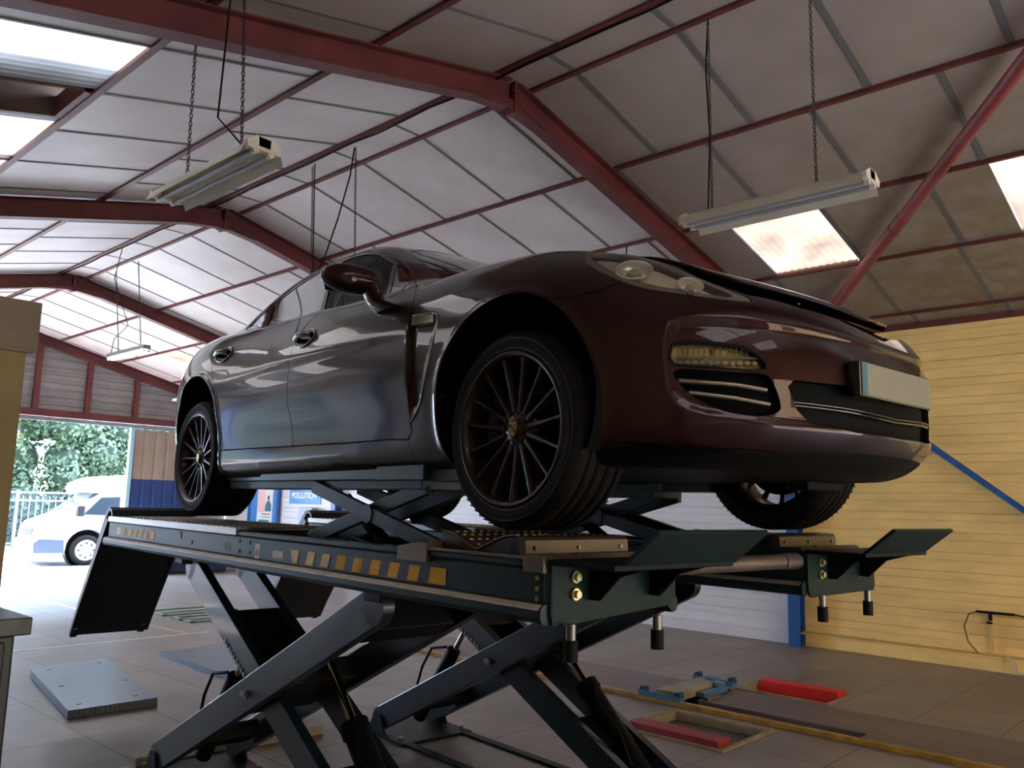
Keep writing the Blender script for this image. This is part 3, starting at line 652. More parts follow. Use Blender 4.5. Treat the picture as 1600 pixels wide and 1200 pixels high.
def BF(x,y,z):
    y=np.abs(y)
    b=pc(z,[-.2,-.16,-.12,-.06,0,.1,.25,.40,.5,.58,.66,.75,.9],[.80,.85,.885,.915,.932,.945,.955,.945,.922,.89,.845,.78,.6])
    b=b+.018*GS(x,-2.95,.55)*GS(z,.42,.28)+.065*np.clip((-2-x)/1.2,0,1)*np.clip((z-.35)/.3,0,1)+.010*GS(x,0,.5)*GS(z,.4,.25)-.016*GS(x,-1.55,.8)*GS(z,.10,.10)+.016*GS(x,-1.5,.9)*GS(z,-.05,.05)
    xf=pc(z,[-.2,-.165,-.12,-.06,0,.1,.2,.28,.34,.40,.47,.55,.65,.9],[.70,.75,.84,.91,.938,.947,.94,.925,.90,.865,.80,.70,.55,.2])
    xr=pc(z,[-.2,-.1,0,.2,.4,.55,.65,.75,.9],[-3.80,-3.95,-4.08,-4.14,-4.13,-4.08,-4.06,-4.02,-3.9])
    x0=-.1;n=2.35;X=np.maximum(x-x0,0)/(xf-x0)
    r0=-2.7;m=2.5;Xr=np.maximum(r0-x,0)/(r0-xr)
    side=((X**n+(y/b)**n+1e-12)**(1/n)-1)*b
    side2=((Xr**m+(y/b)**m+1e-12)**(1/m)-1)*b
    side=np.where(x>-1.4,side,side2)
    H=pc(x,[-4.1,-3.95,-3.75,-3.2,-2.5,-1.5,-.8,-.5,0,.2,.45,.65,.8,.9,1.0],[.79,.85,.885,.865,.79,.715,.70,.685,.635,.60,.55,.49,.43,.36,.26])
    A=pc(x,[-1.2,-.8,-.4,0,.3,.6,.85],[0,.012,.035,.045,.04,.018,0])
    T=H+A*GS(y,.70,.17)-.02*(y/.5)**2*np.clip((x+.9)/.5,0,1)*0
    top=(z-T)*.93
    low=smax(side,top,.13)
    low=smax(low,-.135-z-.008*np.clip((x-.3)/.3,0,1),.05)
    gb=pc(x,[-4.1,-3.8,-3.3,-2.8,-2.2,-1.6,-1,-.4,0],[.38,.50,.68,.775,.825,.84,.835,.80,.7])
    gs=(y-(gb-.46*(z-.66)))*.9
    R=pc(x,[-4.1,-3.95,-3.7,-3.3,-2.9,-2.5,-2.1,-1.8,-1.6,-1.4,-1.2,-.9,-.6,-.45,-.2,.1,.4,1.2],[.66,.74,.83,.925,1.02,1.10,1.145,1.152,1.143,1.11,1.04,.905,.745,.66,.5,.3,0,-1])
    c=pc(x,[-4,-3,-2.4,-1.5,-1.1,-.5],[.22,.18,.12,.13,.22,.27])
    gr=(z-(R-c*y*y))*np.where(x>-1.3,.88,.95)
    gr=(z-(R-c*y*y))*pc(x,[-4,-3,-2,-1.5,-1.1,-.5],[.95,.96,1,.97,.89,.88])
    g=smax(smax(gs,gr,.12),.45-z,.05)
    return smin(low,g,.05)
def grad(P,e=1e-4):
    g=np.stack([BF(P[...,0]+e*(k==0),P[...,1]+e*(k==1),P[...,2]+e*(k==2))-BF(P[...,0]-e*(k==0),P[...,1]-e*(k==1),P[...,2]-e*(k==2)) for k in range(3)],-1)
    return g/np.linalg.norm(g,axis=-1,keepdims=True)
FO=np.array([.1,0,.25]);ZM=.30;RXR=-3.2
def dirs(u,v):
    "u in [0,1] front fan azimuth 0..90, [1,2] slide, [2,3] rear fan; v elevation deg"
    e=np.radians(v);az=np.where(u<1,u,np.where(u<2,1,u-1))*np.pi/2
    d=np.stack([np.cos(e)*np.cos(az),np.cos(e)*np.sin(az),np.sin(e)],-1)
    t=np.clip(u-1,0,1)
    o=np.stack([FO[0]+(RXR-FO[0])*t,0*t,FO[2]+(ZM-FO[2])*np.clip(t*4,0,1)],-1)
    return o,d
def surf(u, v):
    o, d = dirs(u, v); lo = np.zeros(u.shape); hi = np.full(u.shape, 2.0)
    for i in range(26):
        m = (lo+hi)/2; P = o+d*m[..., None]; s = BF(P[..., 0], P[..., 1], P[..., 2]) > 0
        hi = np.where(s, m, hi); lo = np.where(s, lo, m)
    return o+d*((lo+hi)/2)[..., None]
def us(u): u = np.asarray(u, float); return np.where(u < 1, u*1.4, np.where(u < 2, 1.4+(u-1)*3.3, 4.7+(u-2)*1.4))
def vs_(v): return np.asarray(v, float)*(PI/180*.92)
def psdf(X, Y, poly):
    """signed distance to a polygon, negative inside"""
    px = np.array([p[0] for p in poly]); py = np.array([p[1] for p in poly]); n = len(poly)
    d = np.full(X.shape, 1e9); ins = np.zeros(X.shape, bool)
    for i in range(n):
        ax, ay, bx, by = px[i], py[i], px[(i+1) % n], py[(i+1) % n]
        ex, ey = bx-ax, by-ay; t = np.clip(((X-ax)*ex+(Y-ay)*ey)/(ex*ex+ey*ey+1e-12), 0, 1)
        d = np.minimum(d, (X-ax-t*ex)**2+(Y-ay-t*ey)**2)
        if abs(ey) > 1e-12:
            c = ((ay > Y) != (by > Y)) & (X < ex*(Y-ay)/ey+ax); ins ^= c
    d = np.sqrt(d); return np.where(ins, -d, d)
def smooth_poly(poly, it=2):
    for _ in range(it):
        q = []
        for i in range(len(poly)):
            a, b = poly[i], poly[(i+1) % len(poly)]
            q += [(a[0]*.75+b[0]*.25, a[1]*.75+b[1]*.25), (a[0]*.25+b[0]*.75, a[1]*.25+b[1]*.75)]
        poly = q
    return poly
def uvpoly(l, it=0): return smooth_poly([(float(us(u)), float(vs_(v))) for u, v in l], it)
# ---- the grid
gu = np.concatenate([np.linspace(0, 1, 130)[:-1], np.linspace(1, 2, 250)[:-1], np.linspace(2, 3, 70)])
gv = np.concatenate([np.linspace(-88, -30, 50)[:-1], np.linspace(-30, 55, 190)[:-1], np.linspace(55, 90, 40)])
GU, GV = np.meshgrid(gu, gv, indexing='ij')
GP = surf(GU, GV); XS, YS = us(GU), vs_(GV)
gn = grad(GP)
sst = lambda x: np.clip(x, 0, 1)**2*(3-2*np.clip(x, 0, 1))
# small relief: raised frame in the bumper face, vent dip behind the wheel, arch lips
FACE = uvpoly([(0, 3.2), (.153, 3.4), (.346, 4.3), (.502, 5.0), (.627, 5.2), (.652, 3.6), (.660, -1), (.657, -6), (.649, -11.6), (.60, -14.6), (.50, -15.8), (.40, -17.2), (0, -18.6), (-.2, -18), (-.2, 3)], 1)
VENT = uvpoly([(1.222, 13.0), (1.170, 12.5), (1.158, 9.7), (1.164, 3.2), (1.176, -3.5), (1.190, -10.2), (1.206, -12.8), (1.215, 1.4)])
ARCH = [(-.010, .085, .392), (-2.920, .100, .396)]
dd = psdf(XS, YS, FACE); rel = -.014*sst(-dd/.035)
rel -= .020*sst(-psdf(XS, YS, VENT)/.03)
arch = np.full(GU.shape, 9.0)
for ax, az, ar in ARCH: arch = np.minimum(arch, np.hypot(GP[..., 0]-ax, GP[..., 2]-az)-ar)
side = sst((GP[..., 1]-.75)/.1)
rel += .007*np.exp(-((arch-.004)/.016)**2)*side*(gn[..., 1] > .3)
GP = GP+gn*rel[..., None]
du, dv = np.gradient(GP, axis=0), np.gradient(GP, axis=1)
N = np.cross(du, dv); nl = np.linalg.norm(N, axis=-1, keepdims=True); N = N/np.maximum(nl, 1e-12)
sg = np.sign((N*gn).sum(-1, keepdims=True)); N = N*sg
bad = (nl[..., 0] < 1e-9) | (GV > 84) | (GV < -84) | ((N*gn).sum(-1) < .6); N = np.where(bad[..., None], gn, N)
GP[0, :, 1] = 0; GP[-1, :, 1] = 0; GP[:, -1, 1] = 0
N[0, :, 1] = 0; N[-1, :, 1] = 0; N /= np.linalg.norm(N, axis=-1, keepdims=True)
nU, nV = GU.shape
idx = np.arange(nU*nV).reshape(nU, nV)
q0, q1, q2, q3 = idx[:-1, :-1].ravel(), idx[1:, :-1].ravel(), idx[1:, 1:].ravel(), idx[:-1, 1:].ravel()
T0 = np.concatenate([np.stack([q0, q2, q1], 1), np.stack([q0, q3, q2], 1)])
A0 = np.concatenate([GP.reshape(-1, 3), N.reshape(-1, 3), XS.reshape(-1, 1), YS.reshape(-1, 1)], 1)
a_, b_, c_ = (A0[T0[:, i], :3] for i in range(3)); ar_ = np.linalg.norm(np.cross(b_-a_, c_-a_), axis=1); T0 = T0[ar_ > 1e-10]
def clip(A, T, s):
    """keep the part where s > 0"""
    ins = s > 0; cnt = ins[T].sum(1); full = T[cnt == 3]; new = []; base = len(A); cache = {}; ea, eb = [], []
    def cut(i, j):
        k = (i, j) if i < j else (j, i)
        if k not in cache: cache[k] = base+len(ea); ea.append(k[0]); eb.append(k[1])
        return cache[k]
    for t in T[(cnt == 1) | (cnt == 2)]:
        t = list(t); f = [ins[k] for k in t]
        if sum(f) == 1:
            while not f[0]: t = t[1:]+t[:1]; f = f[1:]+f[:1]
            new.append((t[0], cut(t[0], t[1]), cut(t[0], t[2])))
        else:
            while f[0]: t = t[1:]+t[:1]; f = f[1:]+f[:1]
            p, q = cut(t[0], t[1]), cut(t[0], t[2]); new += [(p, t[1], t[2]), (p, t[2], q)]
    if ea:
        ea, eb = np.array(ea), np.array(eb); w = (s[ea]/(s[ea]-s[eb]))[:, None]; A = np.concatenate([A, A[ea]*(1-w)+A[eb]*w])
    T = np.concatenate([full, np.array(new, int).reshape(-1, 3)])
    used = np.unique(T); mp = -np.ones(len(A), int); mp[used] = np.arange(len(used))
    return A[used], mp[T]
def split(mesh, fs):
    A, T = mesh; s = fs(A); return clip(A, T, -s), clip(A, T, s)        # (inside where fs<0, outside)
def poly_f(poly, gap=0.0, need=None):
    def f(A):
        d = psdf(A[:, 6], A[:, 7], poly)
        return d+gap if need is None else np.maximum(d+gap, need(A))
    return f
def cutout(mesh, f, gap):
    """part inside shrunk by gap, remainder outside grown by gap"""
    A, T = mesh; s = f(A); return clip(A, T, -(s+gap)), clip(A, T, s-gap)
CAR_PARENT = None
def part(name, mesh, mats, sides=(1, -1), flange=.012, parent=None, offset=0.0, smooth=True):
    A, T = mesh
    if not len(T): return None
    Vv, Nn, Tt = [], [], []; base = 0
    P, Nr = A[:, :3]+A[:, 3:6]*offset, A[:, 3:6]
    if flange:
        e = np.concatenate([T[:, [0, 1]], T[:, [1, 2]], T[:, [2, 0]]]); k = np.sort(e, 1); _, inv, c = np.unique(k[:, 0]*(len(A)+1)+k[:, 1], return_inverse=True, return_counts=True)
        be = e[c[inv] == 1]; m = ~((np.abs(A[be[:, 0], 1]) < 1e-5) & (np.abs(A[be[:, 1], 1]) < 1e-5)); be = be[m]
        ids = np.unique(be); mp = -np.ones(len(A), int); mp[ids] = len(A)+np.arange(len(ids)); mp2 = mp.copy(); mp2[ids] += len(ids)
        P2_ = P[ids]; P3_ = P[ids]-Nr[ids]*flange
        # edge tangent cross normal gives the flange normal
        tn = np.zeros_like(P); t = P[be[:, 1]]-P[be[:, 0]]; fn = np.cross(t, Nr[be[:, 0]]); fn /= np.maximum(np.linalg.norm(fn, axis=1, keepdims=True), 1e-9)
        np.add.at(tn, be[:, 0], fn); np.add.at(tn, be[:, 1], fn); tn /= np.maximum(np.linalg.norm(tn, axis=1, keepdims=True), 1e-9)
        F = np.concatenate([np.stack([mp[be[:, 0]], mp2[be[:, 0]], mp2[be[:, 1]]], 1), np.stack([mp[be[:, 0]], mp2[be[:, 1]], mp[be[:, 1]]], 1)])
        T = np.concatenate([T, F]); Nr = np.concatenate([Nr, tn[ids], tn[ids]]); P = np.concatenate([P, P2_, P3_])
    for sgn in sides:                                # grid side is y>0 (far side); -1 mirrors to the near side
        Pp, Np = P.copy(), Nr.copy(); t = T.copy()
        if sgn < 0: Pp[:, 1] *= -1; Np[:, 1] *= -1; t = t[:, ::-1]
        Vv.append(Pp); Nn.append(Np); Tt.append(t+base); base += len(Pp)
    Vv, Nn, Tt = np.concatenate(Vv), np.concatenate(Nn), np.concatenate(Tt)
    # face orientation from the stored normals
    a, b, c = Vv[Tt[:, 0]], Vv[Tt[:, 1]], Vv[Tt[:, 2]]; fn = np.cross(b-a, c-a); w = (fn*(Nn[Tt[:, 0]]+Nn[Tt[:, 1]]+Nn[Tt[:, 2]])).sum(1) < 0
    Tt[w] = Tt[w][:, ::-1]
    me = bpy.data.meshes.new(name); me.vertices.add(len(Vv)); me.vertices.foreach_set('co', Vv.ravel()); me.loops.add(len(Tt)*3); me.loops.foreach_set('vertex_index', Tt.ravel().astype(np.int32))
    me.polygons.add(len(Tt)); me.polygons.foreach_set('loop_start', np.arange(0, len(Tt)*3, 3, dtype=np.int32)); me.polygons.foreach_set('use_smooth', np.ones(len(Tt), bool))
    me.materials.append(mats); me.update(calc_edges=True); me.validate()
    try: me.normals_split_custom_set_from_vertices([tuple(n) for n in Nn/np.maximum(np.linalg.norm(Nn, axis=1, keepdims=True), 1e-9)])
    except Exception as ex: print('normals', name, ex)
    o = bpy.data.objects.new(name, me); C.objects.link(o); o.parent = parent or CAR_PARENT; return o
def both(name, mesh, mat, **k):
    return part(name, mesh, mat, sides=(-1,), **k), part(name, mesh, mat, sides=(1,), **k)
# ---- materials
def paint_mat():
    m = bpy.data.materials.new('mahogany_metallic_paint'); m.use_nodes = True; nt = m.node_tree; b = nt.nodes['Principled BSDF']
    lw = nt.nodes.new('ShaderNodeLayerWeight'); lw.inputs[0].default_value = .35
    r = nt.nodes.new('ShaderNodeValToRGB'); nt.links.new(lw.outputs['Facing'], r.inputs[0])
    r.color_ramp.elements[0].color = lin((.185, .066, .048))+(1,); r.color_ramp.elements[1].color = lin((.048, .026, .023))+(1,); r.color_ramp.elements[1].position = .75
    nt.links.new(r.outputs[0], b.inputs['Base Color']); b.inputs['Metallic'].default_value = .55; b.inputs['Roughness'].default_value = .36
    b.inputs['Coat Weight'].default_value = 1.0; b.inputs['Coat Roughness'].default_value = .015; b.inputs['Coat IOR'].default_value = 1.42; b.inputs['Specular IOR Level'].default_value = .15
    return m
paint = paint_mat()
gloss_black = M('gloss_black', (.03, .03, .03), .12, coat=.6)
matt_black = M('matt_black_plastic', (.045, .043, .042), .6, spec=.15)
mesh_black = M('grille_black', (.02, .02, .02), .6, spec=.06)
dchrome = M('bright_trim', (.62, .58, .54), .18, 1)
satin = M('satin_silver', (.66, .60, .52), .28, .9)
def glass_mat(name, tint, clear, refl=.06, k=1.3):
    m = bpy.data.materials.new(name); m.use_nodes = True; nt = m.node_tree; nt.nodes.clear()
    out = nt.nodes.new('ShaderNodeOutputMaterial'); t = nt.nodes.new('ShaderNodeBsdfTransparent'); g = nt.nodes.new('ShaderNodeBsdfGlossy'); mx = nt.nodes.new('ShaderNodeMixShader')
    t.inputs[0].default_value = tint+(1,); g.inputs['Roughness'].default_value = .01; g.inputs[0].default_value = (1, 1, 1, 1)
    fr = nt.nodes.new('ShaderNodeFresnel'); fr.inputs[0].default_value = 1.5; mp = nt.nodes.new('ShaderNodeMath'); mp.operation = 'MULTIPLY_ADD'; mp.inputs[1].default_value = k; mp.inputs[2].default_value = refl
    nt.links.new(fr.outputs[0], mp.inputs[0]); nt.links.new(mp.outputs[0], mx.inputs[0]); nt.links.new(t.outputs[0], mx.inputs[1]); nt.links.new(g.outputs[0], mx.inputs[2]); nt.links.new(mx.outputs[0], out.inputs[0])
    return m
glass_clear = glass_mat('window_glass', (.36, .40, .38), 1, -.01, .45); glass_dark = glass_mat('tinted_glass', (.08, .09, .09), 1, .30); lens_glass = glass_mat('lens_glass', (.98, .98, .97), 1, .0)
# ---- car root
car_fw = Vector((math.sin(-.1112223)*math.cos(.00897153), -math.cos(-.1112223)*math.cos(.00897153), math.sin(.00897153)))
car_lf = Vector((math.cos(-.1112223), math.sin(-.1112223), 0)); car_up = car_fw.cross(car_lf)
WCZ = .35
car_o = Vector((3.01301, 1.84092, 1.55+.25986))
car = bpy.data.objects.new('car', None); C.objects.link(car); car.empty_display_size = .2
cm = Matrix((car_fw, car_lf, car_up)).transposed().to_4x4(); cm.translation = car_o
car.matrix_world = cm
tag(car, 'dark brown metallic four-door luxury fastback raised on the green lift', 'car')
CAR_PARENT = car
body = (A0, T0)
# wheel wells, undertray
def f_arch(A):
    d = np.full(len(A), 9.0)
    for ax, az, ar in ARCH: d = np.minimum(d, np.hypot(A[:, 0]-ax, A[:, 2]-az)-ar)
    return np.maximum(d, .60-A[:, 1])
_, body = split(body, f_arch)
under, body = split(body, lambda A: np.maximum(A[:, 5]+.72, A[:, 2]+.07))
CHIN = uvpoly([(-.1, -22.9), (.245, -22.7), (.428, -21.7), (.576, -20.9), (.717, -19.8), (.842, -19.0), (1.02, -18.6), (1.02, -99), (-.1, -99)])
spoiler, body = cutout(body, poly_f(CHIN), .0015)
part('undertray', under, matt_black, flange=0)
both('front_spoiler', spoiler, M('spoiler_gloss', (.06, .045, .04), .22, coat=.35, spec=.2), flange=.02)
# windscreen and rear screen
WS = [(-.40, 0), (-.47, .35), (-.62, .585), (-.80, .640), (-.96, .612), (-1.12, .572), (-1.24, .535), (-1.31, .45), (-1.36, .25), (-1.375, -.1), (-.40, -.1)]
f_ws = lambda A: np.maximum(psdf(A[:, 0], A[:, 1], WS), .66-A[:, 2])
ws, body = cutout(body, f_ws, .003)
RS = [(-2.75, -.1), (-2.75, .46), (-3.1, .50), (-3.5, .46), (-3.62, .3), (-3.66, -.1)]
rs, body = cutout(body, lambda A: np.maximum(psdf(A[:, 0], A[:, 1], RS), .66-A[:, 2]), .003)
hl_ = (lambda A: np.maximum.reduce([A[:, 0]+1.15, -2.9-A[:, 0], .98-A[:, 2]]))
roofi, _r = split(body, hl_); part('headliner', roofi, M('headliner_grey', (.22, .21, .20), .9), flange=0, offset=-.05)
part('windscreen', ws, glass_mat('windscreen_glass', (.42, .50, .46), 1, .05), flange=.006, offset=-.002); part('rear_window', rs, glass_dark, flange=.006, offset=-.002)
# side windows
DLO = uvpoly([(1.268, 25.7), (1.322, 35.5), (1.371, 42.2), (1.425, 47.0), (1.474, 49.0), (1.521, 49.6), (1.565, 49.6), (1.623, 49.2), (1.682, 47.4), (1.746, 45.0), (1.80, 43.0), (1.85, 40.2), (1.875, 37.0), (1.86, 33.8), (1.81, 30.6), (1.747, 28.8), (1.613, 26.9), (1.515, 25.7), (1.396, 23.4), (1.304, 22.3)])
dlo, body = split(body, poly_f(DLO))
WIN = {'front_side_window': ([(1.328, 24.6), (1.376, 40.0), (1.43, 45.2), (1.474, 47.2), (1.521, 47.9), (1.545, 47.6), (1.538, 37), (1.512, 26.9), (1.42, 25.3)], glass_clear),
       'quarter_light': ([(1.282, 25.3), (1.325, 34.6), (1.366, 39.9), (1.318, 24.4)], glass_mat('quarter_glass', (.35, .40, .38), 1, .25)),
       'rear_side_window': ([(1.562, 47.8), (1.623, 47.6), (1.682, 45.6), (1.746, 43.2), (1.778, 42.0), (1.742, 30.2), (1.613, 28.4), (1.528, 27.2), (1.548, 37)], glass_dark),
       'rear_quarter_window': ([(1.790, 41.4), (1.842, 39.2), (1.860, 36.6), (1.848, 34.2), (1.81, 32.0), (1.756, 30.6)], glass_dark)}
for nm, (pl, mt) in WIN.items():
    w, dlo = cutout(dlo, poly_f(uvpoly(pl)), .0008); both(nm, w, mt, flange=.004, offset=-.003)
both('window_frame', dlo, gloss_black, flange=.012)
# lamps
HL = uvpoly([(.930, 28.5), (.900, 23.0), (.845, 17.9), (.771, 14.0), (.715, 11.6), (.642, 10.3), (.570, 9.35), (.497, 8.85), (.452, 9.0), (.470, 10.8), (.536, 13.6), (.599, 17.2), (.671, 22.6), (.771, 26.6), (.86, 29.2)], 1)
HLI = uvpoly([(.893, 26.0), (.876, 22.6), (.826, 18.8), (.767, 15.3), (.702, 12.6), (.628, 10.9), (.555, 10.0), (.500, 9.6), (.50, 10.6), (.553, 13.3), (.622, 17.3), (.69, 21.8), (.79, 25.4), (.86, 27.2)], 1)
hl, body = cutout(body, poly_f(HL), .0012)
hli, hlr = cutout(hl, poly_f(HLI), .0006)
hl_near, hl_far = both('headlamp', hli, lens_glass, flange=.003)
for o in (hl_near, hl_far): pass
FOG = uvpoly([(.640, -.6), (.607, -.2), (.533, -.7), (.485, -1.4), (.458, -2.8), (.440, -4.6), (.440, -5.7), (.480, -5.8), (.561, -5.3), (.634, -4.7), (.645, -3.4)], 1)
SCOOP = uvpoly([(.646, -5.4), (.561, -6.0), (.480, -6.5), (.436, -6.5), (.420, -8.6), (.407, -11.6), (.404, -13.8), (.439, -14.8), (.495, -14.6), (.549, -13.4), (.589, -11.6), (.624, -9.0)], 1)
GRI = uvpoly([(-.1, -9.3), (.10, -8.5), (.20, -7.9), (.297, -7.8), (.372, -7.5), (.388, -8.9), (.366, -13.4), (.334, -15.9), (.277, -16.7), (.193, -17.6), (-.1, -18.5)], 0)
fog, body = cutout(body, poly_f(FOG), .0012)
scoop, body = cutout(body, poly_f(SCOOP), .0005)
gri, body = cutout(body, poly_f(GRI), .0)
# panels
HOOD = [(.835, -.2), (.832, 0), (.80, .16), (.745, .36), (.665, .515), (.57, .585), (.45, .60), (.30, .60), (.15, .625), (-.1, .66), (-.45, .70), (-.66, .70), (-.60, .60), (-.44, .36), (-.38, 0), (-.38, -.2)]
def f_hood(A): return np.maximum(psdf(A[:, 0], A[:, 1], HOOD), .33-A[:, 2])
hood, _r = cutout(body, f_hood, .002)
_r, body = split(body, lambda A: f_hood(A)-.0025-.056*np.clip((A[:, 0]-.30)/.35, 0, 1))
BUMP = uvpoly([(-.1, -95), (1.0, -95), (1.0, -30), (.985, 8.5), (.936, 10.7), (.865, 10.5), (.811, 11.3), (.759, 13.4), (.70, 16), (.60, 19), (.50, 24), (.3, 35), (-.1, 35)])
bump, body = cutout(body, poly_f(BUMP), .0016)
DF = uvpoly([(1.268, 25.9), (1.236, 19), (1.223, 13.5), (1.206, 1.4), (1.209, -10.9), (1.206, -16.2), (1.216, -18.0), (1.347, -17.8), (1.522, -17.3), (1.532, -6.5), (1.540, 5.4), (1.541, 20.0), (1.528, 26.5), (1.525, 32), (1.30, 30)])
df, body = cutout(body, poly_f(DF), .0022)
DR = uvpoly([(1.528, 26.5), (1.541, 20.0), (1.540, 5.4), (1.532, -6.5), (1.522, -17.3), (1.775, -16.3), (1.783, -14), (1.786, -2.5), (1.812, 4.7), (1.838, 10.9), (1.862, 17.5), (1.874, 24), (1.868, 30), (1.86, 36), (1.60, 32)])
drr, body = cutout(body, poly_f(DR), .0022)
FEN = uvpoly([(.2, 60), (.2, -95), (1.198, -95), (1.212, -18), (1.204, -16), (1.209, -10.9), (1.206, 1.4), (1.223, 13.5), (1.236, 19), (1.268, 25.9), (1.250, 34), (1.20, 46)])
fen, body = cutout(body, poly_f(FEN), .0010)
SK = uvpoly([(1.2, -17.9), (1.347, -17.9), (1.522, -17.4), (1.80, -16.3), (1.80, -80), (1.2, -80)])
sk, body = cutout(body, poly_f(SK), .0018)
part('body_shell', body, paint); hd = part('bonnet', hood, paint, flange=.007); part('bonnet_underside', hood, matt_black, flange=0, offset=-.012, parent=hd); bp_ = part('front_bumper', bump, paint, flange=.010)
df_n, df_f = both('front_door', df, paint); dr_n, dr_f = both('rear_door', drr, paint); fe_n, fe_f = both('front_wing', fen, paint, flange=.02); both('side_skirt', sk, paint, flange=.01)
# bonnet is not quite shut: turned up a little about its hinge
hinge = Matrix.Translation((-.5, 0, .70)) @ Matrix.Rotation(math.radians(-.75), 4, 'Y') @ Matrix.Translation((.5, 0, -.70))
hd.matrix_local = hinge
for v in (0,):
    m = MB(); n = 30; pts = []
    for i in range(n+1):
        yy = -.56+1.12*i/n; xx = float(np.interp(abs(yy), [0, .16, .36, .50, .57], [.80, .77, .71, .63, .56])); pts.append((xx+.015, yy))
    o_ = len(m.v); vs = []
    for (xx, yy) in pts:
        zz = float(np.interp(xx, [.5, .65, .8], [.50, .46, .405])); vs += [(xx-.02, yy, zz-.065), (.2, yy*.9, .50)]
    m.add(vs, [(2*i, 2*i+1, 2*i+3, 2*i+2) for i in range(n)]); m.build('slam_panel', matt_black, car, flip=False)
    m = MB(); m.ball((.655, -.14, .47), (.012, .012, .014)); m.build('bonnet_catch', dchrome, car)
# grille, scoops, fog lamps: backs set into the bumper, bars and lamps in front of them
m_ = MB()
for sgn in (-1, 1):
    L_ = [(.640, -.6), (.607, -.1), (.533, -.6), (.485, -1.3), (.458, -2.6), (.438, -4.4), (.438, -5.8), (.480, -5.9), (.561, -5.4), (.636, -4.8), (.647, -3.4), (.640, -.6)]
    FOGL = [(on_, of_) for on_, of_ in L_]
    if sgn < 0: FOGN = FOGL
gb = part('lower_grille', gri, mesh_black, flange=-.028, offset=-.030)
def on(u, v, off=0.0, sgn=-1):
    P = surf(np.array([u]), np.array([v]))[0]; n = grad(P[None])[0]
    Xs, Ys = us(np.array([u])), vs_(np.array([v])); d = psdf(Xs, Ys, FACE)[0]; r = -.014*float(sst(-d/.035))
    P = P+n*(off+r); return Vector((P[0], P[1]*(-sgn if False else 1)*(1 if sgn > 0 else -1), P[2])), Vector((n[0], n[1]*(1 if sgn > 0 else -1), n[2]))
m = MB()
line = [on(u, np.interp(u, [0, .1, .2, .37], [-13.9, -13.5, -12.8, -11.9]), -.008, -1)[0] for u in np.linspace(.372, 0, 26)]
line2 = [on(u, np.interp(u, [0, .1, .2, .37], [-13.9, -13.5, -12.8, -11.9]), -.008, 1)[0] for u in np.linspace(0, .372, 26)][1:]
m.tube(line+line2, .0036, 8); m.build('grille_bar', M('grille_bar_dark_chrome', (.40, .37, .33), .25, 1), gb)
m = MB(); m.tube([p-Vector((.006, 0, .009)) for p in line+line2], .006, 6); m.build('grille_bar_base', gloss_black, gb)
m = MB()
for k in range(11):
    z = .105-.0125*k
    for sgn in (-1, 1):
        pp = [on(u, -14, -.036, sgn)[0] for u in np.linspace(0, .36, 14)]; m.tube([Vector((p.x, p.y, z-.01)) for p in pp], .0022, 4)
m.build('grille_mesh', M('grille_wire', (.03, .03, .03), .6, spec=.1), gb)
scn, scf = both('side_air_intake', scoop, mesh_black, flange=-.028, offset=-.030)
for sgn, pr in ((-1, scn), (1, scf)):
    for (va, vm, vb, ua, ub) in ((-7.9, -8.7, -9.7, .628, .436), (-10.2, -11.3, -12.5, .606, .430)):
        m = MB(); m.tube([on(u, np.interp(u, [ub, .51, ua], [vb, vm, va]), -.004, sgn)[0] for u in np.linspace(ua, ub, 18)], .0075, 8)
        m.build('intake_slat', satin, pr)
fgn, fgf = both('front_light_unit', fog, lens_glass, flange=.003, offset=-.002)
fogback = M('amber_reflector', (.80, .70, .42), .25, .7, var=.35, scale=60, stretch=(8, 8, 1))
for sgn, pr in ((-1, fgn), (1, fgf)):
    mm_ = MB(); mm_.tube([on(u, v, -.001, sgn)[0] for u, v in FOGN], .0045, 6, caps=False); mm_.build('lamp_seal', matt_black, pr)
    part('reflector', fog, fogback, sides=(sgn,), flange=0, offset=-.028, parent=pr)
    m = MB()
    for k in range(11):
        p, n = on(.625-.0165*k, -4.35, -.018, sgn); m.ball(p, (.012, .012, .009), 10, 8)
    m.build('led_row', M('led_lens', (.95, .88, .66), .15, .4), pr)
    m = MB(); m.tube([on(u, -3.3, -.012, sgn)[0] for u in np.linspace(.636, .452, 14)], .0035, 6); m.build('led_divider', satin, pr)
    m = MB()
    for k in range(14): m.tube([on(.63-.012*k, -.9, -.020, sgn)[0], on(.63-.012*k, -3.0, -.020, sgn)[0]], .0016, 4)
    m.build('lens_ribs', M('rib_gold', (.70, .56, .25), .3, .5), pr)
    m = MB(); p, n = on(.553, -1.9, -.016, sgn); m.ball(p, .008, 10, 8); m.build('orange_bulb', M('bulb_orange', (.85, .33, .12), .3), pr)
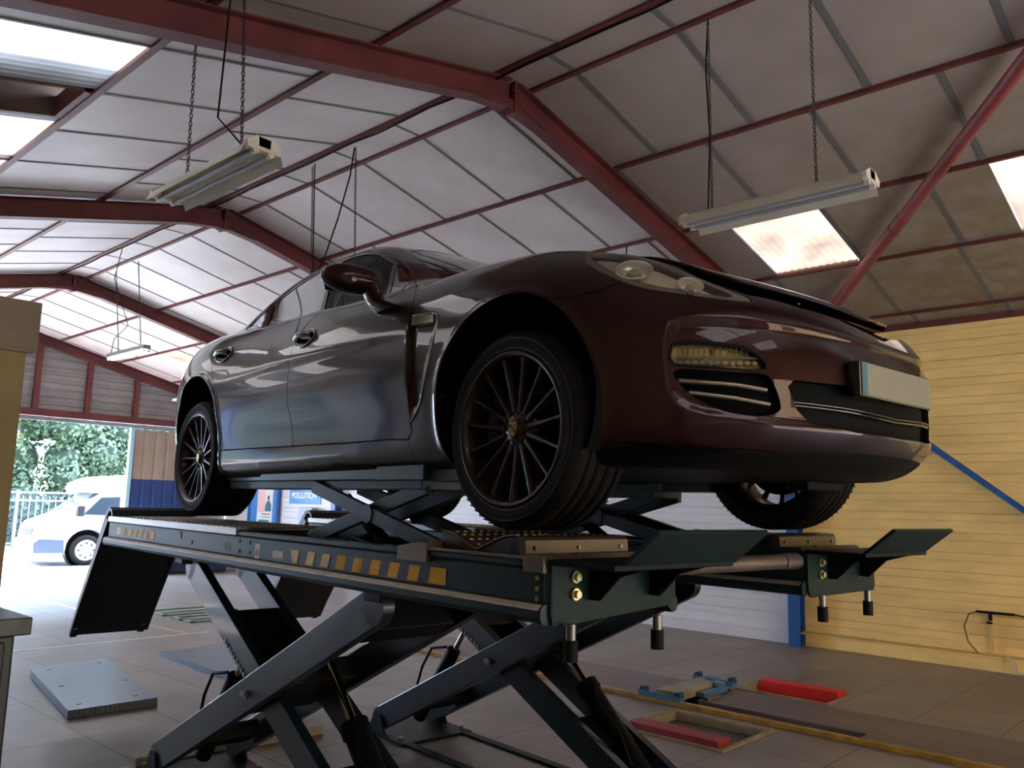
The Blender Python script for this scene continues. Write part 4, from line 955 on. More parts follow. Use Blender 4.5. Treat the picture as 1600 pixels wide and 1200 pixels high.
# headlamp internals
hlback = M('headlamp_bowl', (.98, .93, .82), .38, .2, var=.08, scale=10)
for sgn, pr in ((-1, hl_near), (1, hl_far)):
    part('bezel', hlr, M('headlamp_bezel', (.50, .47, .43), .3, .6), sides=(sgn,), flange=.006, offset=-.0015, parent=pr)
    part('housing', hli, hlback, sides=(sgn,), flange=0, offset=-.030, parent=pr)
    for (u, v, r) in ((.742, 17.9, .064), (.600, 13.3, .044)):
        p, n = on(u, v, -.016, sgn)
        m = MB(); m.lathe([(r*.93, .004), (r, .010), (r*.97, .013), (r*.90, .008), (r*.80, -.006), (r*.66, -.013), (r*.50, -.017), (r*.46, -.012), (r*.42, -.017), (.0005, -.018)], p, n, 48)
        m.build('projector', M('projector_chrome', (.99, .96, .88), .25, .5), pr)
        m = MB(); m.lathe([(r*.40, -.017), (r*.39, -.006), (r*.30, .003), (r*.15, .008), (.0005, .009)], p, n, 28); m.build('projector_lens', M('projector_lens', (.72, .68, .60), .12, .3, coat=1), pr)
m = MB(); p, n = on(.602, 9.6, .006, -1); m.cyl(p-n*.006, p+n*.008, .010, n=16); m.build('washer_nozzle', dchrome, car)
m = MB(); p, n = on(1.262, 36.8, .0005, -1); t_ = Vector((1, 0, 0)); t_ = (t_-n*t_.dot(n)).normalized(); b_ = n.cross(t_)
m.add([p+t_*(.045*math.cos(2*PI*k/24))+b_*(.032*math.sin(2*PI*k/24)) for k in range(24)], [tuple(range(24))]); m.build('windscreen_sticker', M('lilac_sticker', (.62, .55, .70), .5), car)
# number plate on its black holder
m = MB(); m.bb((.905, -.292, .094), (.946, .225, .208)); pb = m.build('plate_holder', gloss_black, car, bevel=.004)
m = MB(); m.bb((.946, -.284, .098), (.950, .222, .203)); npl = m.build('number_plate', M('blurred_plate', (.52, .50, .42), .5, var=.12, scale=3), pb, bevel=.002)
m = MB(); m.add([(.9507, -.283, .100), (.9507, -.250, .100), (.9507, -.250, .201), (.9507, -.283, .201)], [(0, 1, 2, 3)]); m.build('plate_band', M('plate_band_teal', (.24, .42, .47), .5), pb, flip=False)
# door mirrors
for sgn in (-1, 1):
    m = MB(); c = Vector((-.945, sgn*1.035, .700)); nu, nv = 40, 24; vs = []
    for i in range(nv+1):
        for k in range(nu):
            t = PI*i/nv; p = 2*PI*k/nu; x, y, z = math.sin(t)*math.cos(p), math.cos(t), math.sin(t)*math.sin(p)
            e = lambda a, q: math.copysign(abs(a)**q, a)
            yy = e(y, .80)*.128; sx = .080*(1-.12*(y*.5+.5)); sz = .066*(1-.10*(y*.5+.5)); xx = e(x, .8)*sx if x > 0 else e(x, .6)*.045
            vs.append((c.x+xx-.025*(y), c.y+sgn*yy, c.z+e(z, .85)*sz+.006*y))
    m.add(vs, [(i*nu+k, i*nu+(k+1) % nu, (i+1)*nu+(k+1) % nu, (i+1)*nu+k) for i in range(nv) for k in range(nu)], True)
    mr = m.build('door_mirror', paint, car)
    m = MB(); rings = []
    path = [((-.905, sgn*.965, .680), .066, .040), ((-.895, sgn*.955, .640), .058, .034), ((-.885, sgn*.940, .605), .058, .032), ((-.86, sgn*.905, .580), .095, .034), ((-.85, sgn*.880, .570), .115, .036)]
    vs = []; n = 20
    for (p, a, b) in path:
        for k in range(n): t = 2*PI*k/n; vs.append((p[0]+a*math.cos(t), p[1]+b*math.sin(t), p[2]))
    m.add(vs, [(i*n+k, i*n+(k+1) % n, (i+1)*n+(k+1) % n, (i+1)*n+k) for i in range(len(path)-1) for k in range(n)], True); m.build('mirror_stalk', paint, mr)
    m = MB(); cc = (c.x-.052, c.y-.0*sgn, c.z); m.box(cc, (.004, .20, .105)); m.build('mirror_glass', M('mirror_silver', (.85, .87, .88), .02, 1), mr, bevel=.002)
# door handles: chrome-rimmed recess and a bar
for sgn, dn, rn_ in ((-1, df_n, dr_n), (1, df_f, dr_f)):
    for dpar, (u, v) in ((dn, (1.512, 15.2)), (rn_, (1.822, 18.0))):
        p, n = on(u, v, .0, sgn); t = Vector((-1, 0, .03)); t = (t-n*t.dot(n)).normalized(); b = n.cross(t); b = b if b.z > 0 else -b
        ell = lambda a, h, k, off: p+t*(a*math.cos(k))+b*(h*math.sin(k)*(1-.25*math.cos(k)))+n*off
        m = MB(); pts = [ell(.098, .050, 2*PI*k/40, .003) for k in range(41)]; m.tube(pts, .0042, 6, caps=False); m.build('door_handle', dchrome, dpar); hn = dpar
        m = MB(); vs = [ell(.096, .048, 2*PI*k/40, .002) for k in range(40)]; m.add(vs, [tuple(range(40))]); m.build('handle_recess', gloss_black, hn)
        m = MB(); m.tube([p+t*x+b*(.004)+n*(.010+.022*math.cos(x/.1*PI/2)) for x in np.linspace(-.09, .09, 14)], .016, 10); m.build('handle_bar', paint, hn)
# chrome line and marker lens in the wing vent
for sgn, fp in ((-1, fe_n), (1, fe_f)):
    m = MB(); m.tube([on(u, v, .0, sgn)[0]+on(u, v, 0, sgn)[1]*.001 for u, v in ((1.172, 12.4), (1.160, 11.5), (1.157, 9.7), (1.162, 3.2), (1.172, -3.5), (1.186, -10.0), (1.200, -13.0), (1.210, -14.2))], .0042, 6); v1 = m.build('vent_trim', dchrome, fp)
    m = MB(); q = [on(u, v, .003, sgn) for u, v in ((1.219, 12.6), (1.170, 11.9), (1.164, 9.7), (1.213, 9.9))]
    m.add([a[0] for a in q]+[a[0]-a[1]*.02 for a in q], [(0, 1, 2, 3), (0, 4, 5, 1), (1, 5, 6, 2), (2, 6, 7, 3), (3, 7, 4, 0)]); m.build('side_marker', M('marker_lens', (.62, .62, .52), .15, .3, coat=1, var=.3, scale=30), fp, bevel=.002)
# bright line around the side glass
for sgn in (-1, 1):
    m = MB(); L_ = [(1.304, 22.2), (1.268, 25.7), (1.322, 35.5), (1.371, 42.2), (1.425, 47.0), (1.474, 49.0), (1.521, 49.6), (1.565, 49.6), (1.623, 49.2), (1.682, 47.4), (1.746, 45.0), (1.80, 43.0), (1.85, 40.2), (1.875, 37.0), (1.86, 33.8), (1.81, 30.6), (1.747, 28.8), (1.613, 26.9), (1.515, 25.7), (1.396, 23.4), (1.304, 22.2)]
    m.tube([on(u, v, .001, sgn)[0] for u, v in L_], .0028, 6, caps=False); m.build('window_trim', M('dark_trim', (.30, .28, .26), .2, 1), car)
# ---- interior
seatm = M('black_leather', (.07, .065, .065), .5, bump=.1); cream = M('cream_trim', (.62, .56, .45), .6)
for (sx, sy, nm) in ((-1.55, -.38, 'front_seat'), (-1.55, .38, 'front_seat'), (-2.45, -.36, 'rear_seat'), (-2.45, .36, 'rear_seat')):
    m = MB(); m.box((sx+.05, sy, .22), (.52, .50, .18)); R = Matrix.Rotation(math.radians(-18), 3, 'Y'); m.box((sx-.30, sy, .50), (.15, .48, .62), R); m.box((sx-.41, sy, .86), (.10, .26, .17), R)
    m.build(nm, seatm, car, bevel=.05, seg=4)
m = MB(); m.bb((-.85, -.72, .30), (-.62, .72, .58)); m.prism([(-.95, .40), (-.62, .62), (-.50, .64), (-.5, .35)], xz, -.70, .70); m.build('dashboard', seatm, car, bevel=.03, seg=3)
m = MB(); m.lathe([(.185, 0), (.195, .010), (.185, .02), (.175, .010)], (-1.02, .38, .50), (-.9, 0, .45), 30, closed=True); m.bar((-1.02, .38, .49), (-.85, .38, .42), .05, .05); m.build('steering_wheel', matt_black, car)
m = MB(); m.bb((-3.4, -.80, .02), (-.5, .80, .08)); m.bb((-3.45, -.7, .05), (-3.35, .7, .60)); m.bb((-.55, -.7, .05), (-.5, .7, .60)); m.build('cabin_floor', matt_black, car)
for s in (-1, 1):
    m = MB(); m.bb((-2.7, s*.80-.03, .10), (-.75, s*.80+.03, .60)); m.build('door_lining', seatm, car)
    m = MB(); m.tube([(-1.72, s*.76, .58), (-1.74, s*.70, .80), (-1.78, s*.60, 1.0)], .035, 8); m.build('belt_pillar_trim', cream, car)
# ---- wheel wells
for ax, az, ar in ARCH:
    for s in (-1, 1):
        m = MB(); n = 30; R_ = ar+.012; vs = []
        for k in range(n+1):
            a = math.radians(-25+230*k/n); c_, s_ = math.cos(a), math.sin(a); vs += [(ax+R_*c_, s*.55, az+R_*s_), (ax+R_*c_, s*.905, az+R_*s_)]
        m.add(vs, [(2*k, 2*k+1, 2*k+3, 2*k+2) for k in range(n)], True)
        pts = [(ax+R_*math.cos(math.radians(-25+230*k/n)), s*.55, az+R_*math.sin(math.radians(-25+230*k/n))) for k in range(n+1)]
        m.add(pts, [tuple(range(n+1))]); m.build('wheel_arch_liner', M('arch_liner', (.035, .032, .03), .8, spec=.1), car, flip=False)
# ---- wheels
rim_m = M('bronze_black_alloy', (.21, .15, .135), .38, .7, coat=.2); tyre_m = M('tyre_rubber', (.085, .072, .062), .75, spec=.15, var=.25, scale=14, bump=.1, bscale=120)
tyre_s = M('tyre_sidewall', (.085, .075, .066), .6, var=.2, scale=9)
gold = M('badge_gold', (.78, .62, .30), .3, .9); bred = M('badge_red', (.45, .08, .08), .4); bblk = M('badge_black', (.04, .04, .04), .3)
def make_wheel(x, y_out, width, sgn, ang, near):
    """sgn -1 near side: axle direction outward = sgn*y"""
    w = empty('wheel', (x, 0, 0), parent=car); ax = Vector((0, sgn, 0)); yo = y_out
    def Y(h): return Vector((0, sgn*(yo+h), 0))
    R, ri = .350, .262; w2 = width
    prof = [(ri+.004, -.012), (ri+.012, -.004), (ri+.022, -.001), (ri+.040, .002), (ri+.058, .001), (R-.022, -.010), (R-.010, -.020), (R-.003, -.034)]
    n_g = [(-.060), (-.105), (-.155), (-w2+.060)]
    for g in n_g: prof += [(R, g+.007), (R-.008, g+.005), (R-.008, g-.005), (R, g-.007)]
    prof += [(R-.003, -w2+.034), (R-.010, -w2+.020), (R-.022, -w2+.010), (ri+.058, -w2-.001), (ri+.022, -w2), (ri+.004, -w2+.012)]
    m = MB(); m.lathe(prof, Y(0), ax, 96, closed=True)
    ty = m.build('tyre', tyre_m, w)
    m = MB(); m.lathe([(ri+.0165, -.0015), (ri+.019, .0005), (ri+.0215, -.0002)], Y(0), ax, 96); m.lathe([(ri+.052, .0022), (ri+.0545, .0035), (ri+.057, .0012)], Y(0), ax, 96); m.build('sidewall_rings', tyre_s, w)
    # tread blocks: cross grooves
    m = MB()
    for k in range(72):
        a = 2*PI*k/72
        for (h0, h1, sk_) in ((-.020, -.053, .05), (-w2+.020, -w2+.053, -.05)):
            c0 = Vector((math.cos(a), 0, math.sin(a))); c1 = Vector((math.cos(a+sk_), 0, math.sin(a+sk_)))
            m.bar(c0*(R-.0045 if h0 > -.05 else R-.004)+Y(h0), c1*(R-.0012)+Y(h1), .004, .004, up=c0)
    tag(m.build('tread_sipes', M('sipe_black', (.012, .012, .012), .9), w), kind='stuff')
    # rim
    m = MB(); m.lathe([(ri+.010, -.010), (ri+.011, -.002), (ri+.004, .001), (ri-.004, -.002), (ri-.010, -.010), (ri-.014, -.022), (ri-.020, -.045), (ri-.030, -.09), (ri-.030, -w2+.05), (ri-.006, -w2+.012), (ri+.008, -w2+.004)], Y(0), ax, 96)
    rim = m.build('rim', rim_m, w)
    dish = lambda r: -.030-.022*(1-min(1, r/.24))**1.0 + (.004 if r > .22 else 0)
    for k in range(15):
        a = ang+2*PI*k/15; d = Vector((math.cos(a), 0, math.sin(a))); t = Vector((-math.sin(a), 0, math.cos(a)))
        m = MB(); vs = []; st = [(.060, .011, .030), (.085, .0085, .028), (.13, .0068, .024), (.18, .0060, .022), (.225, .0066, .022), (.252, .0105, .026)]
        for (r, hw_, th) in st:
            yt = -.016-.028*(1-r/.255)
            vs += [d*r-t*hw_*1.9+Y(yt-th), d*r-t*hw_+Y(yt-.004), d*r-t*hw_*.55+Y(yt), d*r+t*hw_*.55+Y(yt), d*r+t*hw_+Y(yt-.004), d*r+t*hw_*1.9+Y(yt-th)]
        m.add(vs, [(i*6+j, i*6+(j+1) % 6, (i+1)*6+(j+1) % 6, (i+1)*6+j) for i in range(len(st)-1) for j in range(6)]+[tuple(range(5, -1, -1)), tuple(range(30, 36))])
        m.build('spoke', rim_m, w, bevel=.0015)
    m = MB(); m.lathe([(.092, -.085), (.088, -.052), (.074, -.044), (.045, -.040), (.034, -.036), (.030, -.028), (.0005, -.026)], Y(0), ax, 60)
    for k in range(5):
        a = ang+2*PI*(k+.25)/5; c0 = Vector((math.cos(a), 0, math.sin(a)))*.062; m.lathe([(.019, -.047), (.0195, -.038), (.0165, -.036), (.0155, -.050)], c0+Y(0), ax, 20)
    m.build('hub', rim_m, w)
    m = MB()
    for k in range(5):
        a = ang+2*PI*(k+.25)/5; c0 = Vector((math.cos(a), 0, math.sin(a)))*.062; m.cyl(c0+Y(-.060), c0+Y(-.045), .011, n=6).nx()
    m.build_each('wheel_bolt', bblk, w)
    # shield badge
    sh = [(-.017, .019), (-.010, .021), (0, .0185), (.010, .021), (.017, .019), (.0175, .002), (.014, -.011), (.007, -.020), (0, -.024), (-.007, -.020), (-.014, -.011), (-.0175, .002)]
    def bd(q, h): return Vector((q[0]*(-1 if sgn < 0 else 1), 0, q[1]))*1.15+Y(h)
    m = MB(); m.prism(sh, lambda p, t: bd(p, t), -.0265, -.0225); cap = m.build('centre_badge', gold, w); cap = w
    m = MB()
    for (x0, x1, z0, z1) in ((-.0165, -.002, .002, .0155), (.002, .0155, -.012, -.001)):
        for i in range(3): zz = z0+(z1-z0)*(i+.2)/3; m.add([bd((x0, zz), -.0221), bd((x1, zz), -.0221), bd((x1, zz+(z1-z0)/6), -.0221), bd((x0, zz+(z1-z0)/6), -.0221)], [(0, 1, 2, 3)])
    m.build('badge_stripes', bred, cap, flip=False)
    m = MB()
    for (x0, x1, z0, z1) in ((.003, .0155, .004, .013), (-.014, -.003, -.013, -.003), (-.0035, .0035, -.004, .005)): m.add([bd((x0, z0), -.0219), bd((x1, z0), -.0219), bd((x1, z1), -.0219), bd((x0, z1), -.0219)], [(0, 1, 2, 3)])
    m.build('badge_field', bblk, cap, flip=False)
    m = MB(); m.lathe([(.09, -.105), (.185, -.105), (.185, -.135), (.09, -.135)], Y(0), ax, 60, closed=True); m.build('brake_disc', M('brake_disc', (.20, .17, .15), .45, .8, var=.2), w)
    m = MB(); a0 = .9 if near else .9
    for k in range(6):
        a = 2.5+k*.16; m.box(Vector((math.cos(a), 0, math.sin(a)))*.165+Y(-.10), (.06, .07, .06))
    m.build('brake_caliper', M('caliper', (.12, .10, .09), .5), w, bevel=.01)
    m = MB(); m.cyl(Y(-.13), Y(-w2-.10), .05, n=16); m.build('axle_stub', matt_black, w)
    return w
make_wheel(0, .930, .265, -1, math.radians(6), True); make_wheel(0, .930, .265, 1, .3, False)
make_wheel(-2.920, .935, .300, -1, math.radians(11), True); make_wheel(-2.920, .935, .300, 1, .5, False)
# suspension and underside pieces visible between the wheels
m = MB(); m.bb((-2.9, -.62, -.13), (-.35, .62, .05)); m.bb((-.3, -.5, -.10), (.5, .5, .1)); m.bb((-3.9, -.5, -.08), (-3.0, .5, .1)); m.bb((.24, .45, -.175), (.34, .75, -.13))
for xx in (0, -2.92):
    for s in (-1, 1): m.bar((xx, s*.45, -.08), (xx, s*.70, -.10), .10, .04); m.cyl((xx, s*.60, -.05), (xx-.02, s*.52, .40), .045, n=14)
m.build('underbody', matt_black, car, bevel=.01)
rebase(car, (-1.46, 0, -.35))
# ================================================================ pit, turntable recesses, jack bridge
# yellow rail, cover boards
m = MB(); m.bb((5.93, -.6, 0), (5.99, 7.30, .035)); m.bb((5.975, -.6, .0), (6.01, 7.30, .012)); tag(m.build('pit_edge_rail', M('worn_yellow_rail', (.66, .50, .18), .5, var=.45, scale=9), bevel=.004), 'worn yellow steel rail along the near edge of the inspection pit', 'rail')
pit_board = M('pit_board', (.42, .37, .365), .5, var=.25, scale=3, stretch=(1, .3, 1), bump=.1)
tt = [(6.01, 3.98, 6.86, 7.22, 'grey-purple pit cover boards behind the blue pit jack'), (6.01, .32, 6.86, 2.27, 'grey pit cover board in front, where the black slot ends')]
for (xa, ya, xb, yb, lb) in tt:
    m = MB(); m.bb((xa, ya, -.03), (xb, yb, .006)); tag(m.build('pit_cover', pit_board, bevel=.003), lb, 'pit cover', 'inspection pit covers')
m = MB(); m.bb((6.24, 2.27, -.03), (6.86, 3.62, .006)); tag(m.build('pit_cover', pit_board, bevel=.003), 'narrower grey pit cover board beside the open black slot', 'pit cover', 'inspection pit covers')
t = empty('pit_jack', (6.42, 3.80, 0), None, 'blue and cream pit jack bridge lying across the inspection pit', 'pit jack')
bl = M('jack_blue', (.28, .46, .58), .45, var=.25); cr = M('jack_cream', (.60, .56, .46), .5, var=.3)
m = MB(); m.bb((-.36, -.10, .035), (.34, .10, .075)); m.bb((-.36, -.115, .008), (.34, -.10, .08)); m.build('cross_beam', cr, t, bevel=.003)
for s, x in ((-1, -.44), (1, .43)):
    m = MB(); m.bb((x-.045, -.20, .035), (x+.045, .19, .055)); m.bb((x-.05, -.20, .03), (x-.04, .19, .075)); b = m.build('end_plate', bl, t, bevel=.003)
    for yy in (-.17, .16):
        m = MB(); m.cyl((x-.03, yy, .075), (x+.03, yy, .075), .028, n=16); m.bb((x-.035, yy-.02, .05), (x+.035, yy+.02, .09)); m.build('roller', M('jack_blue_dark', (.12, .24, .36), .5), b)
m = MB(); m.cyl((.34, -.02, .02), (.34, -.02, .10), .06, n=22); m.cyl((.22, -.16, .01), (.22, -.16, .09), .05, n=20); m.bb((-.1, -.20, .01), (.30, -.12, .05)); m.build('ram_housing', bl, t, bevel=.003)
m = MB(); m.cyl((-.16, -.24, -.0), (.02, -.27, .012), .035, .02, n=18); m.build('pad', steel, t)
wood = M('pale_frame', (.60, .54, .43), .7, var=.25, scale=8)
for (xa, xb, ya, yb, lb, rx0, rx1, lb2) in ((5.10, 5.80, 2.79, 3.56, 'pale frame of the floor recess on the near side of the pit', 5.12, 5.29, 'dull red timber block in the near floor recess'), (6.94, 7.42, 2.83, 3.60, 'pale frame of the floor recess on the far side of the pit', 7.22, 7.40, 'bright red timber block in the far floor recess')):
    t = MB(); w = .035
    t.bb((xa-w, ya-w, 0), (xb+w, ya, .010)); t.bb((xa-w, yb, 0), (xb+w, yb+w, .010)); t.bb((xa-w, ya, 0), (xa, yb, .010)); t.bb((xb, ya, 0), (xb+w, yb, .010))
    t.bb((xa, ya, -.058), (xa+.02, yb, .004)); t.bb((xb-.02, ya, -.058), (xb, yb, .004)); t.bb((xa, ya, -.058), (xb, ya+.02, .004)); t.bb((xa, yb-.02, -.058), (xb, yb, .004))
    tag(t.build('recess_frame', wood, bevel=.002), lb, 'floor frame')
    m = MB(); m.bb((rx0, ya+.03, -.058), (rx1, yb-.03, .045)); tag(m.build('red_block', M('red_block_a', (.60, .17, .18), .6, var=.3, scale=5, stretch=(6, 1, 6)) if xa < 6 else M('red_block_b', (.84, .14, .12), .5, var=.2), bevel=.004), lb2, 'timber block')
# ---- tread plates on the floor
def treadplate():
    m = bpy.data.materials.new('tread_plate'); m.use_nodes = True; nt = m.node_tree; b = nt.nodes['Principled BSDF']
    b.inputs['Base Color'].default_value = lin((.40, .43, .47))+(1,); b.inputs['Metallic'].default_value = .75; b.inputs['Roughness'].default_value = .38
    tc = nt.nodes.new('ShaderNodeTexCoord'); mp = nt.nodes.new('ShaderNodeMapping'); mp.inputs['Rotation'].default_value = (0, 0, PI/4); nt.links.new(tc.outputs['Object'], mp.inputs[0])
    br = nt.nodes.new('ShaderNodeTexBrick'); br.offset = .5; br.inputs['Scale'].default_value = 1; br.inputs['Brick Width'].default_value = .050; br.inputs['Row Height'].default_value = .024; br.inputs['Mortar Size'].default_value = .008; br.inputs['Mortar Smooth'].default_value = .3
    nt.links.new(mp.outputs[0], br.inputs['Vector'])
    bp = nt.nodes.new('ShaderNodeBump'); bp.inputs['Strength'].default_value = 1; bp.inputs['Distance'].default_value = .008; bp.invert = True; nt.links.new(br.outputs['Fac'], bp.inputs['Height']); nt.links.new(bp.outputs[0], b.inputs['Normal'])
    return m
tp = treadplate()
t = MB(); ptl = [(2.64, 7.92), (3.30, 8.06), (2.98, 6.26), (2.36, 6.28)]
t.prism(ptl, lambda p, z: (p[0], p[1], z), .004, .062); pl1 = t.build('tread_plate', tp, bevel=.004); tag(pl1, 'thick tread plate lying on the bright floor at lower left', 'steel plate')
m = MB()
for (x, y) in ((2.74, 7.8), (3.17, 7.85), (2.48, 6.42), (2.88, 6.42), (2.6, 7.1), (3.05, 7.0)): m.bb((x-.018, y-.006, .062), (x+.018, y+.006, .064)).nx()
m.build_each('lifting_slot', black, pl1)
t = MB(); t.prism([(3.90, 8.15), (4.75, 8.35), (4.98, 6.75), (3.84, 6.60)], lambda p, z: (p[0], p[1], z), .0, .03); t.prism([(3.86, 8.15), (3.95, 8.15), (3.89, 6.60), (3.80, 6.60)], lambda p, z: (p[0], p[1], z), .0, .045)
tag(t.build('tread_plate', tp, bevel=.004), 'flatter tread plate seen behind the lift\'s scissor arms', 'steel plate')
# roller brake tester beds, flush in the floor
for (xa, xb, ya, yb, lb) in ((5.10, 6.15, 10.75, 11.35, 'pale green roller bed in the floor, the farther one'), (5.10, 6.15, 10.0, 10.55, 'pale green roller bed in the floor, the nearer one')):
    t = MB(); w = .05; pg = M('pale_green_paint', (.52, .62, .55), .5, var=.3)
    t.bb((xa, ya, 0), (xb, ya+w, .02)); t.bb((xa, yb-w, 0), (xb, yb, .02)); t.bb((xa, ya, 0), (xa+w, yb, .02)); t.bb((xb-w, ya, 0), (xb, yb, .02)); t.bb((xa, (ya+yb)/2-.05, 0), (xb, (ya+yb)/2+.05, .02))
    o = tag(t.build('roller_bed', pg, bevel=.003), lb, 'floor roller bed')
    m = MB()
    for k in (0, 1): y = ya+(yb-ya)*(.27+.46*k); m.bb((xa+w, y-.06, .001), (xb-w, y+.06, .012))
    m.build('rollers', M('dark_roller', (.20, .21, .22), .6), o)
# painted floor lines
for nm, (a, b, w, c) in enumerate((((1.6, 9.28), (4.95, 9.25), .05, (.80, .78, .72)), ((4.50, 13.1), (4.56, 11.4), .06, (.80, .80, .76)), ((4.58, 10.9), (4.70, 9.30), .06, (.74, .64, .46)), ((.9, 5.1), (3.2, 4.9), .07, (.62, .62, .62)))):
    m = MB(); m.bar((a[0], a[1], .0012), (b[0], b[1], .0012), w, .002); o = m.build('trim_%d' % (50+nm), M('floor_line_%d' % nm, c, .5, var=.3, scale=20)); struct(o)
# ================================================================ hanging fluorescent lamps
lampw = M('lamp_enamel', (.86, .83, .75), .4, var=.15); lampd = M('lamp_grey', (.62, .62, .62), .35, .3)
chain_m = M('chain_steel', (.34, .33, .33), .4, .8); tube_off = M('tube_off', (.62, .62, .68), .2, coat=.5); tube_on = M('tube_on', (1, 1, 1), .3, emit=(.95, .97, 1), estr=14)
def chain(m, a, b, r=.0032, link=.034):
    a, b = Vector(a), Vector(b); d = (b-a).normalized(); n = int((b-a).length/(link*.72)); u = Vector((1, 0, 0)); u = (u-d*u.dot(d)).normalized(); v = d.cross(u)
    for k in range(n):
        c = a+d*(k+.5)*(b-a).length/n; s = u if k % 2 else v; pts = []
        for i in range(9): t = 2*PI*i/8; pts.append(c+d*(link*.5*math.cos(t))+s*(link*.26*math.sin(t)))
        m.tube(pts, r, 4, caps=False)
def lamp(loc, L, kind, label, chains, cable=None, lit=False, w=.20):
    t = empty('fluorescent_lamp', loc, None, label, 'hanging lamp', 'fluorescent lamps hanging on chains')
    if kind == 'refl':                               # twin tube batten with open reflector
        m = MB(); m.prism([(-.035, .0), (.035, .0), (.035, .05), (-.035, .05)], lambda p, s: (p[0], s, p[1]), -L/2, L/2)
        for s in (-L/2, L/2-.03): m.prism([(-w*.48, -.02), (w*.48, -.02), (w*.5, .02), (.05, .055), (-.05, .055), (-w*.5, .02)], lambda p, q: (p[0], q, p[1]), s, s+.03)
        m.build('housing', lampw, t, bevel=.003)
        m = MB(); m.sheet([(-w*.62, -.055), (-w*.50, .0), (-.05, .012), (.05, .012), (w*.50, .0), (w*.62, -.055)], lambda p, s: (p[0], s, p[1]), -L/2+.02, L/2-.02, smooth=False); m.sheet([(-w*.62, -.052), (-w*.50, .003), (-.05, .015), (.05, .015), (w*.50, .003), (w*.62, -.052)], lambda p, s: (p[0], s, p[1]), -L/2+.02, L/2-.02, smooth=False)
        m.build('reflector', lampw, t, flip=False); tx = (-.045, .045); tz = -.025
    else:
        m = MB(); m.prism([(-.05, .0), (.05, .0), (.05, .06), (-.05, .06)], lambda p, s: (p[0], s, p[1]), -L/2, L/2); m.build('housing', lampd, t, bevel=.003); tx = (-.03, .03) if w > .1 else (0,); tz = -.022
    for x in tx:
        m = MB(); m.cyl((x, -L/2+.03, tz), (x, L/2-.03, tz), .013, n=14); m.build('tube', tube_on if lit else tube_off, t)
        m = MB()
        for s in (-1, 1): m.cyl((x, s*(L/2-.035), tz), (x, s*(L/2-.005), tz), .017, n=14)
        m.build('tube_holder', lampw, t)
    for (y, top) in chains:
        m = MB(); chain(m, (0, y, .06), (top[0], top[1]-loc[1], top[2]-loc[2]) if False else (top[0]-loc[0], top[1]-loc[1], top[2]-loc[2])); m.build('chain', chain_m, t)
    if cable:
        m = MB(); m.tube([Vector(p)-Vector(loc) for p in cable], .0055, 6); m.build('cable', black, t)
    return t
l1 = lamp((2.13, 4.35, 3.37), 1.15, 'refl', 'cream twin-tube lamp with reflector hanging at upper left', [(.30, (2.10, 4.62, 4.30)), (-.33, (2.08, 4.02, 4.32))], [(2.12, 3.98, 3.43), (2.02, 4.10, 3.60), (2.0, 4.02, 4.30)], w=.20)
lamp((4.72, 2.18, 3.45), 1.22, 'refl', 'white twin-tube lamp hanging over the car\'s nose', [(.42, (4.69, 2.60, 4.85)), (-.28, (4.70, 1.90, 4.85))], [(4.72, 2.63, 3.51), (4.70, 2.60, 4.0), (4.69, 2.62, 4.5), (4.69, 2.60, 4.85)], w=.22)
lamp((4.85, 12.0, 3.55), 1.25, 'box', 'lit lamp hanging low at the far end of the hall', [(.33, (4.70, 12.3, 4.80)), (-.42, (4.70, 11.55, 4.80))], [(4.85, 12.6, 3.62), (4.78, 12.35, 3.80), (4.90, 12.2, 4.0), (4.34, 11.4, 4.45), (4.33, 11.2, 4.83)], lit=True)
lamp((4.45, 6.35, 3.25), 1.22, 'refl', 'lamp hanging beyond the car\'s roof, mostly hidden by it', [(.45, (4.37, 6.80, 4.82)), (-.25, (4.37, 6.10, 4.82))], [(4.45, 6.80, 3.32), (4.42, 6.78, 4.0), (4.36, 6.75, 4.83)], w=.22)
m = MB(); m.tube([(4.37, 6.12, 4.82), (4.36, 6.15, 4.55), (4.34, 6.28, 4.15), (4.33, 6.45, 3.80), (4.32, 6.62, 3.55)], .007, 6); tag(m.build('loose_cable', black), 'black cable curving down from the ridge purlin beyond the car', 'cable')
# ridge power cable along the purlins
m = MB()
pts = []
for k in range(60): y = -4+.36*k; pts.append((4.318+.010*math.sin(k*1.7), y, rz(4.3)-.040+.005*math.sin(k*2.3)))
m.tube(pts, .009, 6); tag(m.build('ridge_cable', black), 'black cable clipped along the purlin left of the ridge', 'cable')
m = MB(); m.tube([(6.98, 4.85, rz(7)-.05), (6.98, 4.85, rz(7)-.16)], .008, 6); tag(m.build('cable_end', black), 'short black cable end hanging from a purlin above the headlamp', 'cable')
# ================================================================ compressed air point on the yellow wall
t = empty('air_point', (9.66, 2.24, .14), None, 'air tap on a thin riser pipe with a looped hose on the yellow wall', 'air tap')
pk = M('yellowed_pipe', (.80, .69, .42), .4)
m = MB(); m.cyl((0, 0, .02), (0, 0, .42), .011, n=10); m.cyl((0, -.10, .02), (0, .16, .02), .012, n=10); m.build('riser_pipe', pk, t)
m = MB(); m.cyl((-.02, 0, .36), (-.02, 0, .43), .020, n=12); m.cyl((-.03, -.22, .44), (-.03, .12, .44), .013, n=10); m.bb((-.05, -.02, .33), (-.02, .03, .35)); m.build('valve', black, t)
m = MB(); m.tube([(-.03, .12, .44), (-.035, .19, .41), (-.04, .24, .28), (-.035, .21, .13), (-.02, .13, .03)], .007, 8); m.build('looped_hose', M('grey_hose', (.45, .40, .30), .5), t)
m = MB(); m.tube([(-.03, -.22, .44), (-.035, -.4, .42), (-.04, -.62, .38)], .007, 8); m.build('black_hose', black, t)
